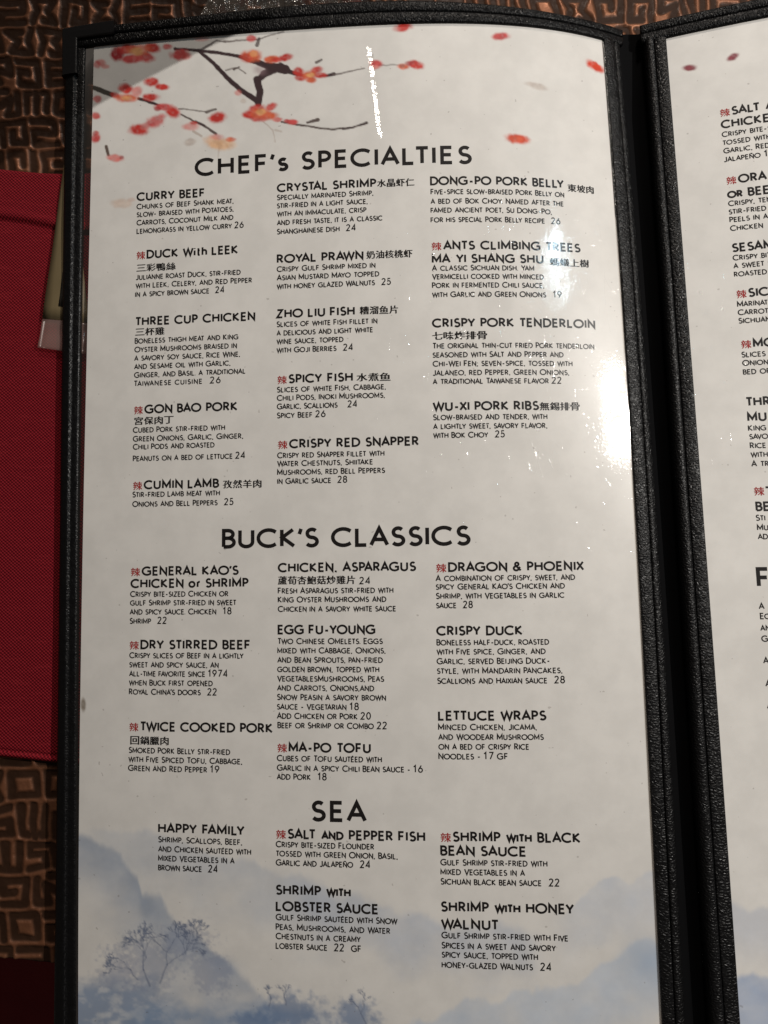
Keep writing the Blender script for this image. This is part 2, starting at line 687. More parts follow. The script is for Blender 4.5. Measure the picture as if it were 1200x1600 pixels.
menu = thing('menu', 'open restaurant menu with black leather edges and white pages of printed dishes', 'menu', MENU_AT)

# paper under vinyl
t = NT('printed_paper')
col = t.attr('print').outputs['Color']
p = t.obj()
mott = t.remap(t.noise(p, 90, 4, 0.6), 0.3, 0.7, 0.95, 1.03)
hsv = t.node('ShaderNodeHueSaturation')
t.put(hsv.inputs['Color'], col)
t.put(hsv.inputs['Value'], mott)
specks = t.remap(t.noise(p, 700, 0), 0.140, 0.160, 0.30, 0.0)
base = t.mix(specks, hsv.outputs[0], (0.12, 0.09, 0.07, 1))
t.set(Base_Color=base, Roughness=0.34, Specular_IOR_Level=0.27)
PAPER = sleeve_coat(t).m

t = NT('black_ink').set(Base_Color=(0.012, 0.010, 0.010, 1), Roughness=0.34, Specular_IOR_Level=0.27)
INK = sleeve_coat(t).m
t = NT('red_ink').set(Base_Color=(0.36, 0.03, 0.03, 1), Roughness=0.34, Specular_IOR_Level=0.27)
RED = sleeve_coat(t).m


def leather(name, scale, stretch, tone, depth=1.0, spec=0.42):
    t = NT(name)
    p = t.mapping(t.obj(), stretch)
    wob = t.node('ShaderNodeVectorMath', operation='ADD')
    nz = t.node('ShaderNodeTexNoise')
    t.put(nz.inputs['Vector'], p)
    nz.inputs['Scale'].default_value = scale * 0.4
    sc = t.node('ShaderNodeVectorMath', operation='SCALE')
    t.put(sc.inputs[0], nz.outputs['Color'])
    sc.inputs['Scale'].default_value = 1.1 / scale
    t.put(wob.inputs[0], p)
    t.put(wob.inputs[1], sc.outputs[0])
    q = wob.outputs[0]
    e = t.remap(t.voronoi(q, scale, 'DISTANCE_TO_EDGE'), 0.0, 0.32)
    fine = t.noise(p, scale * 3, 2)
    big = t.noise(t.obj(), 120, 2)
    h = t.math('ADD', t.math('MULTIPLY', e, 0.00016), t.math('ADD', t.math('MULTIPLY', fine, 0.00007), t.math('MULTIPLY', big, 0.0004)))
    t.set(Base_Color=tone, Roughness=t.remap(t.noise(p, scale * .6, 2), 0.3, 0.7, 0.30, 0.46), Specular_IOR_Level=spec)
    t.put(t.bsdf.inputs['Normal'], t.bump(t.math('MULTIPLY', h, depth)))
    return t.m


LEATHER = leather('black_leatherette', 820, (0.8, 1.25, 1.0), (0.005, 0.005, 0.0055, 1), 0.8, 0.27)
LEATHER_SIDE = leather('smooth_black_leatherette', 800, (1, 1, 1), (0.004, 0.004, 0.0045, 1), 0.35, 0.25)
LEATHER_TOP = leather('black_leatherette_top', 820, (1.25, 0.8, 1.0), (0.005, 0.005, 0.0055, 1), 0.8, 0.16)
t = NT('black_cloth').set(Base_Color=(0.002, 0.002, 0.0025, 1), Roughness=0.9, Specular_IOR_Level=0.1)
CLOTH = t.m
t = NT('black_corner_metal').set(Base_Color=(0.008, 0.008, 0.009, 1), Roughness=0.28, Specular_IOR_Level=0.5)
t.put(t.bsdf.inputs['Normal'], t.bump(t.math('MULTIPLY', t.noise(t.obj(), 500, 3), 0.00012)))
CORNER = t.m
t = NT('glint_thread').set(Base_Color=(0.02, 0.02, 0.022, 1), Roughness=0.35)
GLINT_THREAD = t.m

# clear vinyl with nothing behind it but the table
t = NT('clear_vinyl')
tr = t.node('ShaderNodeBsdfTransparent')
tr.inputs[0].default_value = (0.90, 0.88, 0.86, 1)
gl = t.node('ShaderNodeBsdfGlossy')
gl.inputs['Roughness'].default_value = 0.12
gl.inputs['Color'].default_value = (1, 1, 1, 1)
t.put(gl.inputs['Normal'], t.bump(t.math('ADD', t.math('MULTIPLY', t.noise(t.obj(), 30, 2), 0.001), t.math('MULTIPLY', t.noise(t.obj(), 900, 2), 0.00002))))
df = t.node('ShaderNodeBsdfDiffuse')
df.inputs[0].default_value = (0.5, 0.48, 0.45, 1)
m0 = t.node('ShaderNodeMixShader')
m0.inputs[0].default_value = 0.02
t.t.links.new(tr.outputs[0], m0.inputs[1])
t.t.links.new(df.outputs[0], m0.inputs[2])
m1 = t.node('ShaderNodeMixShader')
fr = t.node('ShaderNodeFresnel')
fr.inputs[0].default_value = 1.45
t.put(m1.inputs[0], fr.outputs[0])
t.t.links.new(m0.outputs[0], m1.inputs[1])
t.t.links.new(gl.outputs[0], m1.inputs[2])
t.t.links.new(m1.outputs[0], t.n['Material Output'].inputs[0])
VINYL = t.m

# outline of the left sheet
VB = -0.402
_u, _v = on_sheet(left_raw, [147, 142.5, 139, 135, 130, 126, 124, 122], [73, 230, 420, 600, 800, 1000, 1300, 1598])
PL = np.polyfit(_v, _u, 3)
_u, _v = on_sheet(left_raw, [942.5, 955, 973.5, 984, 996, 1006, 1016.5, 1036], [63, 200, 490, 655, 820, 1010, 1225, 1600])
PR = np.polyfit(_v, _u, 3)
_u, _v = on_sheet(left_raw, [147, 250, 400, 547, 650, 700, 825, 887, 942], [72, 60.5, 50, 39, 36, 35.4, 40, 49, 62.5])
PT = np.polyfit(_u, _v, 3)
uL = lambda v: np.polyval(PL, v)
uR = lambda v: np.polyval(PR, v)
vT = lambda u: np.polyval(PT, u)

# ---------------- the artwork printed on the sheets
PAPER_RGB = np.array([0.76, 0.74, 0.71])
PIX = srgb(203, 193, 181)


def pig(r, g, b):
    return srgb(r, g, b) / PIX * PAPER_RGB


def artwork(px, py, right=False):
    shape = px.shape
    img = np.empty(shape + (3,))
    img[:] = PAPER_RGB
    jx = (fbm(px / 9, py / 9, 3) - .5)
    jy = (fbm(px / 9, py / 9, 5) - .5)
    vtone = fbm(px / 7, py / 6, 15, 3)
    jx2 = fbm(px / 5, py / 5, 16, 2)

    def over(a, c):
        nonlocal img
        a = np.clip(a, 0, 1)[..., None]
        img = img * (1 - a) + np.asarray(c) * a

    def blob(x, y, rx, ry, ang, c, al=1.0, soft=0.45, wob=0.5):
        m = (np.abs(px - x) < 2.2 * max(rx, ry)) & (np.abs(py - y) < 2.2 * max(rx, ry))
        if not m.any():
            return
        a = math.radians(ang)
        dx, dy = px - x + jx * rx * wob, py - y + jy * ry * wob
        e = np.hypot((dx * math.cos(a) + dy * math.sin(a)) / rx, (-dx * math.sin(a) + dy * math.cos(a)) / ry)
        tone = (0.72 + 0.56 * vtone)[..., None]
        over(np.where(m, al * sstep(1 + soft * .6, 1 - soft, e) * (.80 + .4 * jx2), 0), np.asarray(c) * tone + (1 - np.minimum(tone, 1)) * np.array([.10, .02, .03]))

    def stroke(pts, w0, w1, c, al=1.0):
        n = len(pts) - 1
        best = np.zeros(shape)
        for i in range(n):
            (xa, ya), (xb, yb) = pts[i], pts[i + 1]
            lo_x, hi_x = min(xa, xb) - 14, max(xa, xb) + 14
            lo_y, hi_y = min(ya, yb) - 14, max(ya, yb) + 14
            m = (px > lo_x) & (px < hi_x) & (py > lo_y) & (py < hi_y)
            if not m.any():
                continue
            dx, dy = xb - xa, yb - ya
            tt = np.clip(((px - xa) * dx + (py - ya) * dy) / (dx * dx + dy * dy + 1e-9), 0, 1)
            d = np.hypot(px + jx * 2.5 - xa - tt * dx, py + jy * 2.5 - ya - tt * dy)
            f = (i + tt) / n
            w = w0 + (w1 - w0) * f
            best = np.maximum(best, np.where(m, sstep(w / 2 + 1.1, w / 2 - .6, d), 0))
        over(best * al, c)

    red, dred = pig(176, 52, 44), pig(140, 36, 38)
    pink, rose = pig(196, 110, 100), pig(180, 70, 66)
    orange, yel = pig(190, 88, 58), pig(206, 146, 92)
    bark, twig, pale = pig(58, 42, 42), pig(88, 74, 68), pig(176, 160, 146)

    if not right:
        # ink-wash hills
        def hill(line, depth, c, al, seed, sharp=5.0, lo=-1e9, hi=1e9, fade=60.0):
            xs, ys = zip(*line)
            edge = np.interp(px, xs, ys) + (fbm(px / 26, py / 60, seed, 5) - .5) * (34 if seed != 13 else 30) + ((vnoise(px / 44, py / 90, 77) - .5) * 34 if seed == 13 else 0)
            d = py - edge
            a = sstep(-sharp, sharp, d) * (1 - sstep(depth * .25, depth, d + (fbm(px / 70, py / 50, seed + 9) - .5) * depth * .7))
            a = a * sstep(lo - 2, lo + fade, px) * (1 - sstep(hi - fade, hi, px))
            over(a * al * (0.45 + 0.95 * fbm(px / 38, py / 30, seed + 4)), c)
        blue, slate, mist = pig(134, 150, 168), pig(134, 141, 152), pig(168, 168, 170)
        hill([(100, 1296), (220, 1299), (262, 1312), (330, 1340), (400, 1350), (520, 1390), (700, 1440)], 120, mist, .5, 11, 7, 120, 560)
        hill([(425, 1352), (480, 1374), (530, 1398), (600, 1418), (700, 1446), (820, 1452)], 110, pig(164, 166, 172), .55, 12, 10, 420, 860)
        hill([(100, 1300), (130, 1306), (160, 1326), (185, 1345), (215, 1362), (222, 1392), (252, 1402), (266, 1430), (288, 1460), (310, 1484), (345, 1500), (390, 1530), (430, 1570)], 165, slate, .54, 13, 10, -100, 470)
        hill([(100, 1300), (130, 1306), (160, 1326), (185, 1345), (215, 1362), (222, 1392), (252, 1402), (266, 1430), (288, 1460), (310, 1484), (345, 1500)], 52, slate, .34, 13, 9, -100, 400)
        hill([(840, 1432), (880, 1424), (905, 1402), (940, 1384), (975, 1374), (1010, 1362), (1060, 1352)], 120, pig(172, 174, 180), .42, 14, 4, 850, 1200)
        hill([(600, 1610), (660, 1594), (720, 1572), (790, 1556), (845, 1540), (870, 1544), (905, 1538), (940, 1508), (985, 1482), (1010, 1476), (1060, 1470)], 150, pig(172, 176, 182), .62, 15, 6, 600, 1300)
        over(sstep(70, 0, np.hypot((px - 1015) / 1.0, (py - 1500) / 0.8)) * .45, blue)
        # dark wooded shore
        sh = fbm(px / 20, py / 13, 21, 5)
        a = sstep(1508, 1552, py + (fbm(px / 34, py / 30, 22) - .5) * 56) * (1 - sstep(200, 300, px - (py - 1540) * .5))
        over(a * sstep(.30, .60, sh) * .66, pig(92, 108, 132))
        over(a * .45, pig(126, 140, 158))
        a = sstep(1562, 1590, py + (fbm(px / 40, py / 30, 23) - .5) * 40) * (1 - sstep(430, 640, px)) * sstep(180, 230, px)
        over(a * (.4 + .5 * sh), pig(116, 132, 152))
        for bx, by, bw, bh, sd in ((452, 1583, 62, 36, 31), (556, 1588, 44, 36, 33), (398, 1594, 40, 16, 35)):
            r = np.hypot((px - bx) / bw, (py - by) / bh) + (fbm(px / 9, py / 9, sd, 4) - .5) * 1.15
            over(sstep(1.1, .3, r) * .72, pig(98, 114, 138))
        for bx, by, bw, bh, sd in ((236, 1506, 56, 50, 41), (296, 1470, 48, 34, 43), (186, 1512, 40, 44, 47), (330, 1520, 36, 40, 49)):
            r = np.hypot((px - bx) / bw, (py - by) / bh) + (fbm(px / 6, py / 6, sd, 4) - .5) * 1.5
            over(sstep(1.05, .35, r) * .40, pig(122, 126, 142))

        def tree(x, y, ln, ang, w, dep, seed):
            r = random.Random(seed)

            def br(x, y, ln, ang, w, d):
                x2, y2 = x + ln * math.cos(ang), y - ln * math.sin(ang)
                stroke([(x, y), ((x + x2) / 2 + r.uniform(-2, 2), (y + y2) / 2 + r.uniform(-2, 2)), (x2, y2)], w, w * .7, pig(96, 102, 118), .55)
                if d:
                    for k in range(2 if d > 1 else 3):
                        br(x2, y2, ln * r.uniform(.62, .86), ang + r.uniform(-.85, .85), max(.9, w * .66), d - 1)
            br(x, y, ln, ang, w, dep)
        tree(234, 1540, 27, 1.95, 2.8, 6, 4)
        tree(250, 1535, 30, 1.2, 2.6, 6, 8)
        tree(300, 1486, 17, 1.2, 1.6, 5, 3)
        tree(290, 1490, 15, 1.8, 1.6, 5, 12)
        tree(215, 1530, 18, 2.2, 1.8, 5, 14)
        tree(420, 1572, 12, 1.3, 2, 3, 5)
        tree(446, 1570, 12, 1.7, 2, 3, 6)
        tree(572, 1600, 18, 2.0, 2.4, 4, 7)
        # blossom bough
        stroke([(273, 76), (310, 79), (340, 82), (372, 88), (400, 97)], 4, 6, bark)
        stroke([(310, 79), (332, 97), (353, 120), (375, 140), (402, 158)], 4.5, 8.5, bark)
        stroke([(310, 79), (325, 72), (338, 63), (353, 66)], 4, 1.5, bark, .8)
        stroke([(398, 95), (412, 101), (428, 105), (446, 109)], 8, 14, bark)
        stroke([(438, 103), (452, 112), (468, 117), (478, 118)], 10, 3, bark)
        stroke([(428, 108), (412, 116), (402, 126)], 13, 9, bark)
        stroke([(402, 124), (406, 142), (404, 162)], 11, 10, bark)
        blob(406, 110, 12, 7, 20, pig(140, 110, 110), .5, .8)
        stroke([(353, 110), (370, 106), (384, 115)], 2, 1.5, twig, .8)
        stroke([(366, 109), (374, 105)], 3, 2, twig)
        stroke([(350, 65), (380, 63), (403, 62), (420, 56), (443, 50)], 2.5, 1.5, twig, .8)
        stroke([(402, 70), (405, 60)], 6, 4, bark, .8)
        stroke([(494, 98), (503, 94)], 4, 3, twig, .9)
        stroke([(500, 119), (512, 118), (522, 116)], 3, 5, bark)
        stroke([(520, 117), (545, 112), (570, 107)], 2.5, 1.5, twig, .85)
        stroke([(596, 102), (625, 101)], 1.8, 1.5, twig, .6)
        stroke([(440, 191), (455, 193), (483, 198), (517, 202), (550, 199), (573, 193)], 2.5, 2.5, twig)
        stroke([(480, 192), (497, 187)], 3.5, 5, twig)
        stroke([(536, 201), (552, 199)], 3.5, 3, bark, .8)
        stroke([(562, 196), (573, 192)], 3, 4, bark, .8)
        stroke([(412, 190), (426, 203), (430, 222)], 2, 1.2, pale, .8)
        stroke([(430, 203), (440, 205)], 3, 2, pale, .7)
        stroke([(146, 137), (158, 141), (174, 148)], 7, 8, pig(66, 60, 52))
        stroke([(216, 154), (235, 160), (255, 167)], 4.5, 3.5, bark)
        stroke([(280, 170), (305, 172), (323, 175), (337, 171)], 2, 1.6, twig, .8)
        stroke([(322, 175), (337, 171)], 4, 3, twig, .8)
        stroke([(283, 178), (300, 188), (318, 196), (338, 209)], 2, 4, twig)
        stroke([(306, 190), (318, 196)], 4, 4, bark, .8)
        stroke([(302, 206), (315, 213)], 4, 3, pale)
        stroke([(342, 228), (341, 246)], 2, 1.2, pale, .7)
        stroke([(166, 229), (170, 242)], 5, 4, pig(92, 76, 66))
        for a in ((183, 84, 12, 12, 0, dred, 1), (199, 76, 15, 8, -10, red, 1), (238, 75, 13, 8, 10, red, 1), (206, 92, 17, 7, -5, rose, 1), (228, 89, 15, 8, 10, rose, .95), (217, 78, 22, 10, 0, orange, .8), (213, 80, 11, 7, 0, yel, .9),
                  (158, 98, 8, 6, 10, pink, .8), (152, 101, 6, 7, 0, rose, .7), (164, 104, 7, 4, 0, pink, .7),
                  (261, 73, 8, 5, 0, rose, .8), (281, 85, 16, 9, -8, rose, 1), (291, 88, 9, 6, 0, red, .6), (315, 61, 12, 4, 0, pink, .5),
                  (392, 87, 17, 10, 0, orange, 1), (385, 90, 12, 7, 0, red, .6), (396, 84, 7, 5, 0, yel, .6), (393, 60, 8, 6, 0, rose, .95),
                  (425, 93, 12, 6, 0, orange, 1), (446, 90, 12, 6, -8, red, 1), (432, 94, 8, 4, 0, red, .8),
                  (196, 138, 12, 8, 10, red, 1), (180, 149, 9, 5, 15, red, .9), (197, 153, 17, 7, 0, orange, .9), (214, 143, 10, 8, -20, pink, .8), (197, 153, 8, 4, 0, yel, .7),
                  (237, 128, 12, 7, 0, red, 1), (253, 136, 11, 5.5, 5, red, 1), (235, 152, 13, 6.5, 0, red, 1),
                  (255, 167, 15, 6, 0, rose, .95), (246, 170, 6, 4, 0, dred, .7), (270, 175, 12, 9, 10, red, 1), (339, 184, 15, 9, -8, red, 1),
                  (298, 198, 14, 7, 0, pink, .7), (303, 192, 6, 3, 0, red, .7), (296, 222, 10, 6, -10, pale, .85),
                  (336, 222, 18, 10, 5, yel, .6), (349, 226, 20, 10, 0, pig(206, 160, 120), .85), (360, 218, 8, 4, 0, orange, .8), (338, 214, 12, 5, 0, pink, .6),
                  (217, 203, 16, 9, 0, red, 1), (243, 190, 18, 10, -25, rose, .85), (226, 198, 8, 6, 0, pink, .6),
                  (150, 181, 7, 6, 0, red, .9), (152, 155, 7, 6, 0, rose, .8), (149, 216, 8, 8, 0, rose, .9), (149, 208, 6, 4, 0, red, .7),
                  (180, 247, 13, 6, 5, pink, .95), (190, 246, 4, 3, 0, dred, .6), (372, 145, 6, 5, 0, pink, .7), (380, 158, 5, 4, 0, pale, .7),
                  (466, 112, 9, 7, 0, red, .9), (470, 121, 10, 6, 0, red, .9), (494, 110, 10, 6, -20, red, .95), (501, 118, 10, 5, 0, red, .9), (487, 125, 9, 5, 0, orange, .95), (484, 117, 13, 7, 0, orange, .9), (485, 117, 7, 4, 0, yel, .85),
                  (587, 99, 12, 6, 10, rose, 1), (585, 105, 8, 4, 0, pink, .9), (630, 104, 10, 5, 0, orange, .9), (628, 103, 5, 3, 0, twig, .4), (650, 101, 14, 7, 10, red, 1), (640, 99, 8, 4, 0, dred, .7),
                  (630, 43, 15, 7, -10, red, 1),
                  (390, 179, 12, 7, 0, red, 1), (401, 169, 14, 6, -10, red, .9), (424, 167, 10, 6, -30, red, .95), (421, 181, 14, 7, 0, orange, .95), (404, 185, 14, 6, 0, red, .85), (407, 177, 17, 9, 0, orange, .85), (408, 175, 8, 5, 0, yel, .85), (434, 187, 8, 4, 0, pink, .9), (448, 189, 5, 3, 0, rose, .9),
                  (457, 191, 9, 4.5, 0, rose, 1), (782, 57, 14, 6.5, -5, rose, 1), (930, 104, 17, 7, 30, pig(190, 62, 40), 1), (838, 134, 20, 5.5, 14, pale, .75), (808, 217, 19, 8, 8, pig(186, 70, 46), 1), (808, 217, 9, 4, 8, orange, .5),
                  (190, 318, 17, 8, 0, pig(196, 164, 140), .55), (130, 1101, 4, 12, 0, pig(120, 105, 88), .8), (205, 312, 7, 4, 0, pig(186, 146, 124), .4)):
            blob(*a)
    else:
        blob(1077, 106, 12, 5, -4, pig(120, 50, 56), 1)
        blob(1145, 89, 11, 5, -28, pig(116, 44, 52), 1)
        edge = np.interp(px, [1080, 1130, 1200, 1400], [1420, 1412, 1426, 1400]) + (fbm(px / 26, py / 60, 71, 4) - .5) * 30
        a = sstep(-6, 6, py - edge) * (1 - sstep(30, 110, py - edge))
        over(a * .6, pig(172, 170, 172))
        edge = np.interp(px, [1080, 1150, 1175, 1200, 1400], [1540, 1528, 1518, 1526, 1510]) + (fbm(px / 26, py / 60, 72, 4) - .5) * 20
        over(sstep(-5, 8, py - edge) * .8 * (.6 + .6 * fbm(px / 40, py / 30, 73)), pig(140, 150, 168))
    # light handling wear of the paper
    img *= (0.955 + 0.07 * fbm(px / 60, py / 75, 91, 4))[..., None]
    return img


def page(name, fn, us, vs, right=False, label=None):
    """us: (rows, cols) of u; vs likewise"""
    X = sheet(fn, us, vs)
    px, py = to_proof(X)
    c = artwork(px, py, right)
    o = mesh_obj(name, X.reshape(-1, 3), grid_faces(*us.shape), PAPER, menu, label=label)
    at = o.data.color_attributes.new('print', 'FLOAT_COLOR', 'POINT')
    at.data.foreach_set('color', np.concatenate([c.reshape(-1, 3), np.ones((c.shape[0] * c.shape[1], 1))], 1).astype(np.float32).ravel())
    return o


nu, nv = 541, 1000
a = np.linspace(0, 1, nu)[None, :]
b = np.linspace(0, 1, nv)[:, None]
v_ = b * VB + 0 * a
u_ = uL(v_) * (1 - a) + uR(v_) * a
v_ = vT(u_) * (1 - b) + VB * b
left_page = page('page', left_raw, u_, v_, label='left page printed with plum blossom, three headings and blue hills')
s_ = np.concatenate([np.linspace(0, .062, 140), np.linspace(.064, W, 80)])[None, :]
b = np.linspace(0, 1, 900)[:, None]
us, vs = s_ + 0 * b, (0.0006 + b * (VB - 0.0006)) + 0 * s_
right_page = page('page', right_raw, us, vs, True, label='right page of which only a narrow left part with line beginnings shows')

